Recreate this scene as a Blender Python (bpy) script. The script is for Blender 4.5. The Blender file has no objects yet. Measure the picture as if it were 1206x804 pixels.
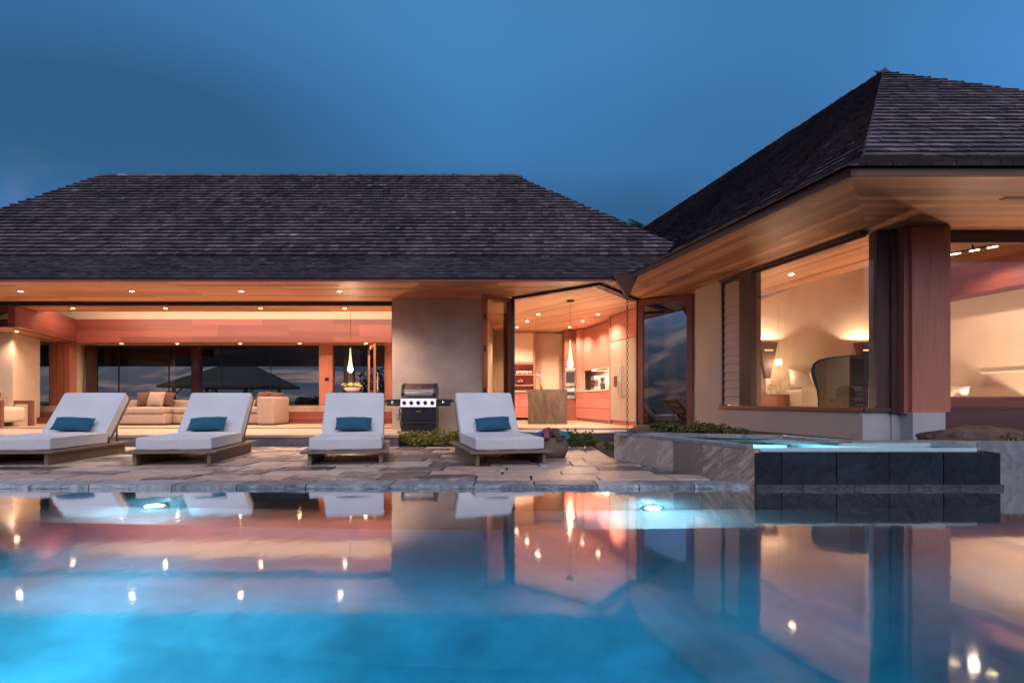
import bpy, bmesh, math, random
from mathutils import Vector, Matrix, noise
random.seed(7)
R = math.radians
scene = bpy.context.scene
COL = scene.collection
F, CX, CY, CAMZ = 680.0, 603.0, 471.0, 0.78

# ------------------------------------------------------------------ helpers
class MB:
    """collects faces and links them as ONE mesh object"""
    def __init__(s):
        s.v = []; s.f = []; s.t = []
    def poly(s, pts, tone=.5):
        b = len(s.v); s.v += [tuple(p) for p in pts]; s.f.append(tuple(range(b, b + len(pts)))); s.t.append(tone); return s
    def add(s, verts, faces, tone=.5):
        b = len(s.v); s.v += [tuple(p) for p in verts]
        for f in faces: s.f.append(tuple(b + i for i in f)); s.t.append(tone)
        return s
    def box(s, x0, x1, y0, y1, z0, z1, tone=.5, M=None):
        vs = [Vector((x, y, z)) for z in (z0, z1) for x, y in ((x0, y0), (x1, y0), (x1, y1), (x0, y1))]
        if M is not None: vs = [M @ v for v in vs]
        return s.add(vs, [(3, 2, 1, 0), (4, 5, 6, 7), (0, 1, 5, 4), (1, 2, 6, 5), (2, 3, 7, 6), (3, 0, 4, 7)], tone)
    def prism(s, pts, z0, z1, tone=.5):
        n = len(pts); a = sum(pts[i][0] * pts[(i + 1) % n][1] - pts[(i + 1) % n][0] * pts[i][1] for i in range(n))
        if a < 0: pts = pts[::-1]
        vs = [(p[0], p[1], z0) for p in pts] + [(p[0], p[1], z1) for p in pts]
        fs = [tuple(range(n))[::-1], tuple(range(n, 2 * n))] + [(i, (i + 1) % n, n + (i + 1) % n, n + i) for i in range(n)]
        return s.add(vs, fs, tone)
    def rbox(s, x0, x1, y0, y1, z0, z1, r=.03, seg=3, tone=.5, M=None, bulge=0, div=0):
        bm = bmesh.new(); bmesh.ops.create_cube(bm, size=1)
        for v in bm.verts:
            v.co = Vector(((x0 + x1) / 2 + v.co.x * (x1 - x0), (y0 + y1) / 2 + v.co.y * (y1 - y0), (z0 + z1) / 2 + v.co.z * (z1 - z0)))
        if div: bmesh.ops.subdivide_edges(bm, edges=bm.edges[:], cuts=div, use_grid_fill=True)
        es = [e for e in bm.edges if len(e.link_faces) == 2 and e.calc_face_angle(0) > .5]
        bmesh.ops.bevel(bm, geom=es, offset=r, segments=seg, profile=.5, affect='EDGES', clamp_overlap=True)
        if bulge:
            cx, cy, cz = (x0 + x1) / 2, (y0 + y1) / 2, (z0 + z1) / 2
            for v in bm.verts:
                a = abs(v.co.x - cx) / (x1 - x0) * 2; b = abs(v.co.y - cy) / (y1 - y0) * 2
                k = max(0, 1 - a ** 3) * max(0, 1 - b ** 3)
                v.co.z += bulge * k * (1 if v.co.z > cz else -.2)
                n3 = noise.noise(v.co * 5.1) * bulge * .35
                v.co.z += n3
        bm.verts.index_update()
        vs = [v.co.copy() for v in bm.verts]; fs = [tuple(v.index for v in f.verts) for f in bm.faces]; bm.free()
        if M is not None: vs = [M @ v for v in vs]
        return s.add(vs, fs, tone)
    def tube(s, pts, r, n=8, tone=.5, caps=True):
        pts = [Vector(p) for p in pts]; rs = r if isinstance(r, (list, tuple)) else [r] * len(pts)
        b = len(s.v); prev = None
        for i, p in enumerate(pts):
            d = (pts[min(i + 1, len(pts) - 1)] - pts[max(i - 1, 0)]).normalized()
            if prev is None:
                a = d.cross(Vector((0, 0, 1)))
                if a.length < .01: a = d.cross(Vector((1, 0, 0)))
            else: a = prev - d * prev.dot(d)
            a.normalize(); prev = a; c = d.cross(a)
            for k in range(n):
                t = 2 * math.pi * k / n; s.v.append(tuple(p + (a * math.cos(t) + c * math.sin(t)) * rs[i]))
        for i in range(len(pts) - 1):
            for k in range(n):
                s.f.append((b + i * n + k, b + i * n + (k + 1) % n, b + (i + 1) * n + (k + 1) % n, b + (i + 1) * n + k)); s.t.append(tone)
        if caps:
            s.f.append(tuple(b + k for k in range(n))[::-1]); s.t.append(tone)
            e = b + (len(pts) - 1) * n; s.f.append(tuple(e + k for k in range(n))); s.t.append(tone)
        return s
    def lathe(s, prof, c=(0, 0, 0), n=16, tone=.5):
        b = len(s.v)
        for r, z in prof:
            for k in range(n):
                t = 2 * math.pi * k / n; s.v.append((c[0] + r * math.cos(t), c[1] + r * math.sin(t), c[2] + z))
        for i in range(len(prof) - 1):
            for k in range(n):
                s.f.append((b + i * n + k, b + i * n + (k + 1) % n, b + (i + 1) * n + (k + 1) % n, b + (i + 1) * n + k)); s.t.append(tone)
        return s
    def torus(s, c, r, q, axis='x', n=12, m=6, sy=1.0):
        pts = []
        for i in range(n + 1):
            t = 2 * math.pi * i / n
            a, z = r * math.cos(t) * .7, r * math.sin(t) * sy
            pts.append((c[0] + (a if axis == 'x' else 0), c[1] + (0 if axis == 'x' else a), c[2] + z))
        return s.tube(pts, q, m, caps=False)
    def build(s, name, mat, parent=None, smooth=False, world=True):
        off = Vector(parent.location) if (parent is not None and world) else Vector((0, 0, 0))
        if parent is not None and world and parent.parent is not None:
            q = parent.parent
            while q is not None: off += Vector(q.location); q = q.parent
        me = bpy.data.meshes.new(name)
        me.from_pydata([Vector(v) - off for v in s.v], [], s.f)
        at = me.attributes.new('tone', 'FLOAT', 'FACE'); at.data.foreach_set('value', s.t)
        me.materials.append(mat)
        if smooth: me.polygons.foreach_set('use_smooth', [True] * len(me.polygons))
        me.update()
        o = bpy.data.objects.new(name, me); COL.objects.link(o)
        if parent is not None: o.parent = parent
        return o

def smooth_by_angle(o, deg=40):
    me = o.data; bm = bmesh.new(); bm.from_mesh(me)
    bmesh.ops.remove_doubles(bm, verts=bm.verts[:], dist=1e-5)
    for f in bm.faces: f.smooth = True
    for e in bm.edges: e.smooth = (len(e.link_faces) == 2 and e.calc_face_angle(0) < R(deg))
    bm.to_mesh(me); bm.free(); return o

def tag(o, label=None, cat=None, group=None, kind=None):
    if label: o['label'] = label
    if cat: o['category'] = cat
    if group: o['group'] = group
    if kind: o['kind'] = kind
    return o
def thing(name, label, cat, loc=(0, 0, 0), rz=0, group=None):
    o = bpy.data.objects.new(name, None); COL.objects.link(o); o.empty_display_size = .1
    o.location = loc; o.rotation_euler = (0, 0, rz)
    return tag(o, label, cat, group)
def kids(o): return [c for c in bpy.data.objects if c.parent == o]
def copy_tree(o, parent=None):
    c = o.copy(); COL.objects.link(c); c.parent = parent
    for ch in kids(o): copy_tree(ch, c)
    return c
def at(px, py, d):            # a place in the world from its bearing and its distance
    return Vector(((px - CX) * d / F, d, CAMZ - (py - CY) * d / F))

# ------------------------------------------------------------------ materials
class NT:
    def __init__(s, name):
        s.m = bpy.data.materials.new(name); s.m.use_nodes = True; s.t = s.m.node_tree; s.t.nodes.clear()
        s.out = s.n('ShaderNodeOutputMaterial')
    def n(s, typ, **kw):
        x = s.t.nodes.new(typ)
        for k, v in kw.items():
            if k.startswith('_'): setattr(x, k[1:], v)
            else: s.set(x, k, v)
        return x
    def set(s, x, k, v):
        i = x.inputs[int(k[1:])] if (k[0] == 'i' and k[1:].isdigit()) else x.inputs[k.replace('__', ' ')]
        if hasattr(v, 'is_output') or isinstance(v, bpy.types.NodeSocket): s.t.links.new(v, i)
        else:
            if i.type == 'RGBA' and isinstance(v, (tuple, list)) and len(v) == 3: v = (*v, 1)
            i.default_value = v
    def math(s, op, a, b=0.0, c=0.0):
        x = s.n('ShaderNodeMath', _operation=op); s.set(x, 'i0', a); s.set(x, 'i1', b); s.set(x, 'i2', c); return x.outputs[0]
    def mix(s, f, a, b, mode='MIX'):
        x = s.n('ShaderNodeMix', _data_type='RGBA', _blend_type=mode)
        s.set(x, 'i0', f); s.set(x, 'i6', a); s.set(x, 'i7', b); return x.outputs[2]
    def ramp(s, f, stops):
        x = s.n('ShaderNodeValToRGB'); s.set(x, 'Fac', f); el = x.color_ramp.elements
        while len(el) > 1: el.remove(el[-1])
        for i, (p, c) in enumerate(stops):
            e = el[0] if i == 0 else el.new(p)
            e.position = p; e.color = (*c, 1) if len(c) == 3 else c
        return x.outputs['Color']
    def coord(s, kind='Object'):
        return s.n('ShaderNodeTexCoord').outputs[kind]
    def axes(s, P, u, v, w, k=(1, 1, 1)):
        ds = []
        for a, q in zip((u, v, w), k):
            x = s.n('ShaderNodeVectorMath', _operation='DOT_PRODUCT'); s.set(x, 'i0', P); x.inputs[1].default_value = Vector(a) * q; ds.append(x.outputs['Value'])
        c = s.n('ShaderNodeCombineXYZ')
        for i, d in enumerate(ds): s.set(c, f'i{i}', d)
        return c.outputs[0]
    def scale(s, P, k):
        x = s.n('ShaderNodeVectorMath', _operation='MULTIPLY'); s.set(x, 'i0', P); x.inputs[1].default_value = k; return x.outputs[0]
    def noise(s, P, sc, det=4, rough=.55, dist=0, out='Fac'):
        x = s.n('ShaderNodeTexNoise', Scale=sc, Detail=det, Roughness=rough, Distortion=dist); s.set(x, 'Vector', P); return x.outputs[out]
    def bump(s, h, strength, dist=.01):
        x = s.n('ShaderNodeBump', Strength=strength, Distance=dist); s.set(x, 'Height', h); return x.outputs[0]
    def bsdf(s, **kw):
        x = s.n('ShaderNodeBsdfPrincipled', **kw); s.t.links.new(x.outputs[0], s.out.inputs[0]); return x

def perp(u):
    u = Vector(u).normalized()
    return u
def wood(name, dark, light, u=(1, 0, 0), v=(0, 1, 0), plank=None, rough=.42, grain=1.0, seam=.35):
    m = NT(name); P = m.coord()
    u, v = Vector(u).normalized(), Vector(v).normalized(); w = u.cross(v)
    Q = m.axes(P, u, v, w)
    g = m.noise(m.scale(Q, (1.2, 22, 22)), 2.2, 5, .6, .6)
    g2 = m.noise(m.scale(Q, (.5, 5, 5)), 1.7, 3, .5, .4)
    fac = m.math('MULTIPLY_ADD', g, .55 * grain, m.math('MULTIPLY', g2, .45 * grain))
    if plank:
        br = m.n('ShaderNodeTexBrick', _offset=.37, _offset_frequency=3, Scale=1.0, Color1=(0, 0, 0), Color2=(1, 1, 1), Mortar=(.5, .5, .5))
        m.set(br, 'Vector', Q); m.set(br, 'Mortar Size', .0022); m.set(br, 'Mortar Smooth', .2); m.set(br, 'Bias', 0.0); m.set(br, 'Brick Width', plank[1]); m.set(br, 'Row Height', plank[0])
        fac = m.math('MULTIPLY_ADD', br.outputs['Color'], .62, m.math('MULTIPLY_ADD', fac, .75, -.1))
    c = m.ramp(fac, [(.22, dark), (.5, tuple((a + b) / 2 for a, b in zip(dark, light))), (.82, light)])
    h = g
    if plank:
        c = m.mix(m.math('MULTIPLY', br.outputs['Fac'], 1 - seam), c, tuple(x * .25 for x in dark))
        h = m.math('MULTIPLY_ADD', br.outputs['Fac'], -3.0, g)
    m.bsdf(Base__Color=c, Roughness=m.math('MULTIPLY_ADD', g, .22, rough - .1), Normal=m.bump(h, .12, .004))
    return m.m
def plain(name, col, rough=.5, metal=0, var=.12, sc=6, bump=0, bsc=60, spec=.5, coat=0):
    m = NT(name); P = m.coord()
    a = m.noise(P, sc, 4)
    c = m.ramp(a, [(.25, tuple(x * (1 - var) for x in col)), (.75, tuple(min(1, x * (1 + var)) for x in col))])
    kw = dict(Base__Color=c, Roughness=m.math('MULTIPLY_ADD', a, .12, rough - .06), Metallic=metal)
    if bump: kw['Normal'] = m.bump(m.noise(P, bsc, 3), bump, .004)
    b = m.bsdf(**kw); b.inputs['Specular IOR Level'].default_value = spec
    if coat: b.inputs['Coat Weight'].default_value = coat
    return m.m
def stone(name, cols, sc=2.5, streak=None, dist=1.2, rough=.45, bump=.5, tone=.5, spec=.5):
    m = NT(name); P = m.coord()
    Q = P if streak is None else m.axes(P, *streak)
    at_ = m.n('ShaderNodeAttribute', _attribute_name='tone').outputs['Fac']
    off = m.n('ShaderNodeVectorMath', _operation='MULTIPLY_ADD'); m.set(off, 'i0', m.n('ShaderNodeCombineXYZ', i0=at_, i1=at_, i2=at_).outputs[0]); off.inputs[1].default_value = (13, 7, 5); m.set(off, 'i2', Q)
    a = m.noise(off.outputs[0], sc, 7, .62, dist); b = m.noise(off.outputs[0], sc * 6, 6, .6, .5)
    f = m.math('MULTIPLY_ADD', at_, tone, m.math('MULTIPLY_ADD', a, 1.5, m.math('MULTIPLY_ADD', b, .8, .5 - .75 - .4 - tone * .5)))
    n = len(cols); c = m.ramp(f, [(.12 + .76 * i / (n - 1), x) for i, x in enumerate(cols)])
    r = m.math('MULTIPLY_ADD', b, .35, rough - .17)
    x = m.bsdf(Base__Color=c, Roughness=r, Normal=m.bump(m.math('MULTIPLY_ADD', a, 1.0, m.math('MULTIPLY', b, .5)), bump, .02))
    x.inputs['Specular IOR Level'].default_value = spec
    return m.m
def emit(name, col, st):
    m = NT(name); e = m.n('ShaderNodeEmission', Color=col, Strength=st); m.t.links.new(e.outputs[0], m.out.inputs[0])
    try: m.m.cycles.emission_sampling = 'NONE'
    except Exception: pass
    return m.m
def glassy(name, tint=(.93, .96, .95), ior=1.5, boost=1.0):
    m = NT(name); ge = m.n('ShaderNodeNewGeometry'); dp = m.n('ShaderNodeVectorMath', _operation='DOT_PRODUCT'); m.set(dp, 'i0', ge.outputs['Normal']); m.set(dp, 'i1', ge.outputs['Incoming'])
    f0 = ((ior - 1) / (ior + 1)) ** 2; fr = m.math('MULTIPLY_ADD', m.math('POWER', m.math('SUBTRACT', 1.0, m.math('ABSOLUTE', dp.outputs['Value'])), 5.0), 1 - f0, f0)
    t = m.n('ShaderNodeBsdfTransparent', Color=tint).outputs[0]; g = m.n('ShaderNodeBsdfGlossy', Color=(1, 1, 1), Roughness=0.0).outputs[0]
    x = m.n('ShaderNodeMixShader', i0=m.math('MINIMUM', m.math('MULTIPLY', fr, 1.6 * boost), 1.0), i1=t, i2=g)
    m.t.links.new(x.outputs[0], m.out.inputs[0]); return m.m
def water(name, sc, st, rough=.012, refl=1.6):
    m = NT(name); P = m.coord()
    a = m.noise(m.scale(P, (1, .55, 1)), sc, 2, .5); b = m.noise(m.scale(P, (1.0, .5, 1)), sc * 9, 2, .5)
    nb = m.bump(m.math('MULTIPLY_ADD', b, .11, a), st, .02); nr = m.bump(a, st * .3, .02)
    ge = m.n('ShaderNodeNewGeometry'); dp = m.n('ShaderNodeVectorMath', _operation='DOT_PRODUCT'); m.set(dp, 'i0', nr); m.set(dp, 'i1', ge.outputs['Incoming'])
    fr = m.math('MULTIPLY_ADD', m.math('POWER', m.math('SUBTRACT', 1.0, m.math('ABSOLUTE', dp.outputs['Value'])), 5.0), .98, .02)
    r = m.n('ShaderNodeBsdfRefraction', Color=(.93, .98, 1), Roughness=0.0, IOR=1.333, Normal=nr).outputs[0]
    g = m.n('ShaderNodeBsdfGlossy', Color=(1, 1, 1), Roughness=rough, Normal=nb).outputs[0]
    x = m.n('ShaderNodeMixShader', i0=m.math('MINIMUM', m.math('MULTIPLY', fr, refl), .95), i1=r, i2=g)
    m.t.links.new(x.outputs[0], m.out.inputs[0]); return m.m

UW = Vector((-.222, .975, 0)).normalized()        # direction of the splayed wing wall
NW = Vector((.975, .222, 0)).normalized()
CED_D, CED_L = (.27, .105, .052), (.68, .335, .185)
M = {}
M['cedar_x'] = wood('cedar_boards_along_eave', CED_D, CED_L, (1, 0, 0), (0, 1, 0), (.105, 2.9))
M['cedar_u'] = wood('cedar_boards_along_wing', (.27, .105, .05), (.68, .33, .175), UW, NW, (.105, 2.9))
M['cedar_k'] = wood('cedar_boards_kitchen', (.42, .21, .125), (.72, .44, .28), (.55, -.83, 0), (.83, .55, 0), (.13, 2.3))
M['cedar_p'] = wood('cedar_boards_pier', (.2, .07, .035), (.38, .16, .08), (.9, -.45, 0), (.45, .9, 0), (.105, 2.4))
M['red_x'] = wood('redwood_beam', (.12, .027, .021), (.26, .068, .05), (1, 0, 0), (0, 0, 1), (.155, 1.9), seam=.85)
M['red_u'] = wood('redwood_beam_splayed', (.12, .027, .021), (.26, .068, .05), (-.317, .948, 0), (0, 0, 1), (.155, 1.9), seam=.85)
M['red_v'] = wood('redwood_post', (.27, .083, .05), (.58, .215, .13), (0, 0, 1), (1, 0, 0))
M['cab_h'] = wood('cabinet_veneer', (.40, .125, .095), (.57, .235, .18), UW, (0, 0, 1), grain=.85)
M['cab_x'] = wood('cabinet_veneer_front', (.40, .125, .095), (.57, .235, .18), (1, 0, 0), (0, 0, 1), grain=.85)
M['door_w'] = wood('door_wood', (.17, .048, .03), (.33, .11, .065), (0, 0, 1), (1, 0, 0))
M['fascia'] = wood('brown_fascia', (.085, .03, .019), (.17, .066, .042), (1, -.3, 0), (0, 0, 1), rough=.6)
M['dark_w'] = wood('dark_stained_wood', (.035, .015, .012), (.09, .038, .03), (0, 0, 1), (1, 0, 0), rough=.62)
M['dark_h'] = wood('dark_stained_sill', (.06, .025, .024), (.13, .055, .05), (1, 0, 0), (0, 0, 1))
M['teak'] = wood('weathered_teak', (.10, .064, .04), (.25, .172, .11), (0, 1, 0), (1, 0, 0), rough=.6)
M['teak_x'] = wood('weathered_teak_rail', (.10, .064, .04), (.25, .172, .11), (1, 0, 0), (0, 0, 1), rough=.6)
M['arm_w'] = wood('armchair_wood', (.14, .05, .03), (.27, .11, .06), (1, 0, 0), (0, 0, 1))
M['taupe'] = plain('taupe_plaster', (.47, .365, .305), .8, var=.3, sc=1.15, bump=.25, bsc=40)
M['cream'] = plain('cream_plaster', (.66, .525, .40), .75, var=.05, sc=2, bump=.1)
M['wingwall'] = plain('warm_sand_plaster', (.50, .385, .30), .8, var=.08, sc=1.5, bump=.2, bsc=50)
M['plinth'] = plain('grey_plinth_plaster', (.42, .40, .40), .8, var=.1, sc=3, bump=.2)
M['floor'] = stone('honed_limestone_floor', [(.30, .215, .15), (.40, .295, .21), (.48, .37, .27)], 1.2, rough=.35, bump=.04, tone=.2)
M['steplip'] = stone('dark_step_stone', [(.08, .075, .085), (.14, .13, .145), (.2, .18, .19)], 3, rough=.5, bump=.3)
M['shingle'] = None
M['flag'] = stone('quartzite_flagstones', [(.08, .062, .056), (.25, .18, .155), (.49, .335, .25), (.62, .39, .235), (.37, .295, .27), (.56, .415, .32)], 2.6, rough=.40, bump=.8, tone=.95, spec=.6)
M['grout'] = plain('grout', (.05, .042, .038), .9)
M['coping'] = stone('split_coping_stone', [(.09, .10, .11), (.26, .28, .29), (.48, .49, .48)], 5, streak=((1, 0, .5), (0, 1, 0), (-.5, 0, 1)), rough=.4, bump=.9, tone=.6)
sd = Vector((.8, 0, .6)); 
M['spa_stone'] = stone('spa_quartzite', [(.24, .175, .135), (.42, .305, .225), (.60, .44, .30), (.66, .54, .42), (.44, .34, .275)], 3.2, dist=.35, streak=(Vector((.55, -.2, .55)), Vector((.3, 1.2, .2)), Vector((-3.4, 1.4, 3.8))), rough=.45, bump=.35, tone=1.05)
M['spa_cap'] = stone('spa_coping_stone', [(.12, .14, .145), (.21, .235, .235), (.31, .32, .305)], 4, rough=.4, bump=.3, tone=.4)
M['slate'] = stone('wet_black_slate', [(.003, .006, .01), (.007, .014, .022), (.017, .028, .04)], 2.5, rough=.3, bump=.5, tone=.5, spec=.28)
M['ledge'] = stone('wet_ledge_stone', [(.012, .018, .024), (.03, .042, .05), (.06, .08, .085)], 6, rough=.35, bump=.8, tone=.4)
M['pool'] = plain('pool_plaster', (.22, .46, .53), .6, var=.4, sc=1.7, bump=.1)
M['bench'] = plain('pool_bench_plaster', (.2, .29, .33), .6, var=.06, sc=1.3)
M['spa_in'] = plain('spa_pebble_finish', (.45, .6, .62), .6, var=.1, sc=8)
M['wall_dim'] = plain('waterline_tile', (.03, .07, .085), .25, var=.3, sc=14)
M['soil'] = plain('dark_soil', (.035, .026, .02), .95, var=.5, sc=22, bump=1, bsc=30)
M['grass'] = plain('lawn_grass', (.035, .055, .018), .9, var=.5, sc=9, bump=.6)
M['cushion'] = plain('outdoor_cushion_fabric', (.60, .585, .575), .9, var=.045, sc=5, bump=.18, bsc=260, spec=.2)
def cushion_mat():
    m = NT('outdoor_cushion_fabric'); P = m.coord(); a = m.noise(P, 7, 3, .5, .6); w = m.noise(P, 260, 2)
    c = m.ramp(m.noise(P, 2.5, 3), [(.3, (.57, .555, .545)), (.7, (.63, .615, .605))])
    b = m.bsdf(Base__Color=c, Roughness=.9, Normal=m.bump(m.math('MULTIPLY_ADD', w, .05, a), .35, .02)); b.inputs['Specular IOR Level'].default_value = .2
    return m.m
M['cushion'] = cushion_mat()
M['teal'] = plain('teal_woven_fabric', (.022, .098, .155), .9, var=.22, sc=40, bump=.4, bsc=220, spec=.2)
M['taupe_f'] = plain('taupe_sofa_fabric', (.36, .265, .215), .95, var=.08, sc=8, bump=.2, bsc=200, spec=.2)
M['brown_f'] = plain('brown_pillow_fabric', (.12, .065, .045), .95, var=.25, sc=18, bump=.3, bsc=150, spec=.2)
M['cream_f'] = plain('cream_fabric', (.6, .5, .4), .95, var=.08, sc=10, bump=.2, bsc=150, spec=.2)
M['white_f'] = plain('white_linen', (.72, .66, .58), .9, var=.05, sc=6, bump=.2, bsc=100, spec=.2)
M['olive_f'] = plain('olive_leather', (.115, .09, .042), .5, var=.12, sc=6)
M['black_f'] = plain('black_leather', (.012, .01, .01), .45, var=.3)
M['black'] = plain('black_enamel', (.014, .015, .02), .32, var=.2, sc=3)
M['iron'] = plain('dark_bronze_metal', (.02, .016, .014), .4, metal=.6, var=.2)
M['copper'] = plain('aged_copper', (.10, .034, .026), .65, metal=.1, var=.25)
M['steel'] = plain('brushed_steel', (.62, .60, .57), .3, metal=1, var=.06, sc=3)
M['steel_d'] = plain('smoked_steel_lid', (.19, .155, .15), .34, metal=1, var=.1, sc=3)
M['fridge'] = plain('fridge_steel', (.42, .37, .30), .36, metal=.35, var=.06, sc=2)
M['ovenglass'] = plain('oven_glass', (.06, .05, .045), .12, var=.1)
M['brass'] = plain('brass', (.55, .34, .12), .3, metal=1, var=.1)
M['white'] = plain('white_ceramic', (.75, .72, .68), .3, var=.03)
M['granite'] = stone('island_stone', [(.07, .05, .034), (.16, .115, .08), (.27, .2, .14)], 2.4, streak=(Vector((2.2, 0, .4)), Vector((0, 2, 0)), Vector((-.2, 0, .7))), rough=.4, bump=.1, tone=.1)
M['counter'] = stone('counter_stone', [(.42, .36, .27), (.55, .48, .38)], 6, rough=.3, bump=.05)
M['basket'] = None
M['rock'] = stone('lava_boulder', [(.03, .018, .014), (.085, .048, .034), (.16, .09, .06)], 7, rough=.75, bump=1, tone=.2)
M['glass'] = glassy('window_glass')
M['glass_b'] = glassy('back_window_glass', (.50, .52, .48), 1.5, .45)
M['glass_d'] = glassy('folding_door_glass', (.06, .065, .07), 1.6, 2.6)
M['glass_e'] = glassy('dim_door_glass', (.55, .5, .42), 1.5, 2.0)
M['glass_w'] = glassy('wing_window_glass', (.88, .86, .82), 1.5, 1.1)
M['water'] = water('pool_water', 1.9, .10, .05, 1.85)
M['spawater'] = water('spa_water', 4, .08, .02, .75)
M['bulb'] = emit('warm_led_lens', (1, .72, .42), 45)
def lampglass(name, col, st, k):
    m = NT(name); e = m.n('ShaderNodeEmission', Color=col, Strength=st); t = m.n('ShaderNodeBsdfTransparent', Color=(1, .95, .88)); x = m.n('ShaderNodeMixShader', i0=k, i1=t.outputs[0], i2=e.outputs[0])
    m.t.links.new(x.outputs[0], m.out.inputs[0])
    try: m.m.cycles.emission_sampling = 'NONE'
    except Exception: pass
    return m.m
M['lamp_glass'] = lampglass('lit_blown_glass', (1, .62, .3), 3, .4)
M['flame'] = lampglass('warm_lamp_glow', (1, .70, .38), 55, .5)
M['head'] = emit('track_head_lens', (1, .76, .48), 14)
M['strip'] = emit('warm_strip_glow', (1, .74, .42), 5)
M['pool_lens'] = emit('pool_light_lens', (.62, .92, 1), 40)
M['bark'] = plain('palm_bark', (.32, .25, .19), .9, var=.3, sc=14, bump=.8, bsc=18)
M['thatch'] = plain('dark_thatch', (.03, .026, .02), .95, var=.4, sc=30, bump=.8)
M['hill'] = plain('dark_hillside', (.02, .026, .022), .95, var=.4, sc=.3)

def leafmat(name, a, b):
    m = NT(name); t = m.n('ShaderNodeAttribute', _attribute_name='tone').outputs['Fac']
    c = m.ramp(t, [(0, a), (1, b)])
    d = m.n('ShaderNodeBsdfDiffuse', Color=c).outputs[0]; tr = m.n('ShaderNodeBsdfTranslucent', Color=c).outputs[0]
    gl = m.n('ShaderNodeBsdfGlossy', Color=(1, 1, 1), Roughness=.45).outputs[0]
    x = m.n('ShaderNodeMixShader', i0=.3, i1=d, i2=tr).outputs[0]; y = m.n('ShaderNodeMixShader', i0=.04, i1=x, i2=gl)
    m.t.links.new(y.outputs[0], m.out.inputs[0]); return m.m
M['leaf'] = leafmat('groundcover_leaf', (.07, .08, .012), (.36, .31, .04))
M['leaf_d'] = leafmat('dark_leaf', (.03, .05, .012), (.16, .18, .03))
M['palmleaf'] = leafmat('palm_leaf', (.012, .022, .008), (.04, .06, .02))
M['blossom'] = leafmat('white_blossom', (.7, .55, .3), (.85, .78, .6))

def shingle_mat():
    m = NT('weathered_cedar_shingles'); P = m.coord()
    t = m.n('ShaderNodeAttribute', _attribute_name='tone').outputs['Fac']
    w = m.noise(P, .45, 4, .6); st = m.noise(m.scale(P, (16, 3, 3)), 3, 4)
    f = m.math('MULTIPLY_ADD', t, .62, m.math('MULTIPLY_ADD', w, .5, m.math('MULTIPLY_ADD', st, .22, -.28)))
    c = m.ramp(f, [(.05, (.018, .011, .013)), (.30, (.092, .064, .07)), (.58, (.21, .158, .172)), (.9, (.60, .52, .58))])
    m.bsdf(Base__Color=c, Roughness=m.math('MULTIPLY_ADD', st, .3, .38), Normal=m.bump(st, .2, .008)); return m.m
M['shingle'] = shingle_mat()
def basket_mat():
    m = NT('woven_seagrass'); P = m.coord(); w = m.n('ShaderNodeTexWave', _wave_type='BANDS', _bands_direction='Z', Scale=22, Distortion=3); m.set(w, 'Detail', 2); m.set(w, 'Vector', P)
    n = m.noise(P, 60, 2); f = m.math('MULTIPLY_ADD', w.outputs['Fac'], .6, m.math('MULTIPLY', n, .5))
    m.bsdf(Base__Color=m.ramp(f, [(.1, (.07, .05, .035)), (.8, (.26, .2, .14))]), Roughness=.85, Normal=m.bump(f, .8, .01)); return m.m
M['basket'] = basket_mat()

# ------------------------------------------------------------------ lamps
def lamp(kind, name, loc, energy, col, rot=(0, 0, 0), **kw):
    d = bpy.data.lights.new(name, kind); d.energy = energy; d.color = col
    for k, v in kw.items(): setattr(d, k, v)
    o = bpy.data.objects.new(name, d); COL.objects.link(o); o.location = loc; o.rotation_euler = rot; return o
WARM = (1, .72, .53)
WARM2 = (1, .745, .56)

def add_downlight(loc, label, group, energy=55, cone=135, proto={}):
    if 'o' not in proto:
        t = thing('downlight', label, 'ceiling light', loc, 0, group)
        MB().lathe([(.044, 0), (.062, 0), (.064, -.008), (.046, -.010), (.044, 0)], n=20).build('trim_ring', M['steel'], t, True, world=False)
        MB().lathe([(.0005, -.004), (.044, -.004)], n=20).build('lens', M['bulb'], t, world=False)
        proto['o'] = t
    else:
        t = copy_tree(proto['o']); t.location = loc; tag(t, label, 'ceiling light', group)
    if energy:
        key = (energy, cone)
        if key not in proto:
            d = bpy.data.lights.new('downlight_beam', 'SPOT'); d.energy = energy; d.color = WARM; d.spot_size = R(cone); d.spot_blend = .7; d.shadow_soft_size = .03; proto[key] = d
        o = bpy.data.objects.new('downlight_beam', proto[key]); COL.objects.link(o); o.location = Vector(loc) - Vector((0, 0, .03))
    return t

# ------------------------------------------------------------------ camera, sky, sun
cam = bpy.data.cameras.new('camera'); co = bpy.data.objects.new('camera', cam); COL.objects.link(co)
co.location = (0, 0, CAMZ); co.rotation_euler = (R(90), 0, 0)
cam.sensor_width = 36; cam.lens = 36 * F / 1206; cam.shift_y = (CY - 402) / 1206; cam.shift_x = 0; cam.clip_end = 6000; cam.clip_start = .05
scene.camera = co

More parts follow.
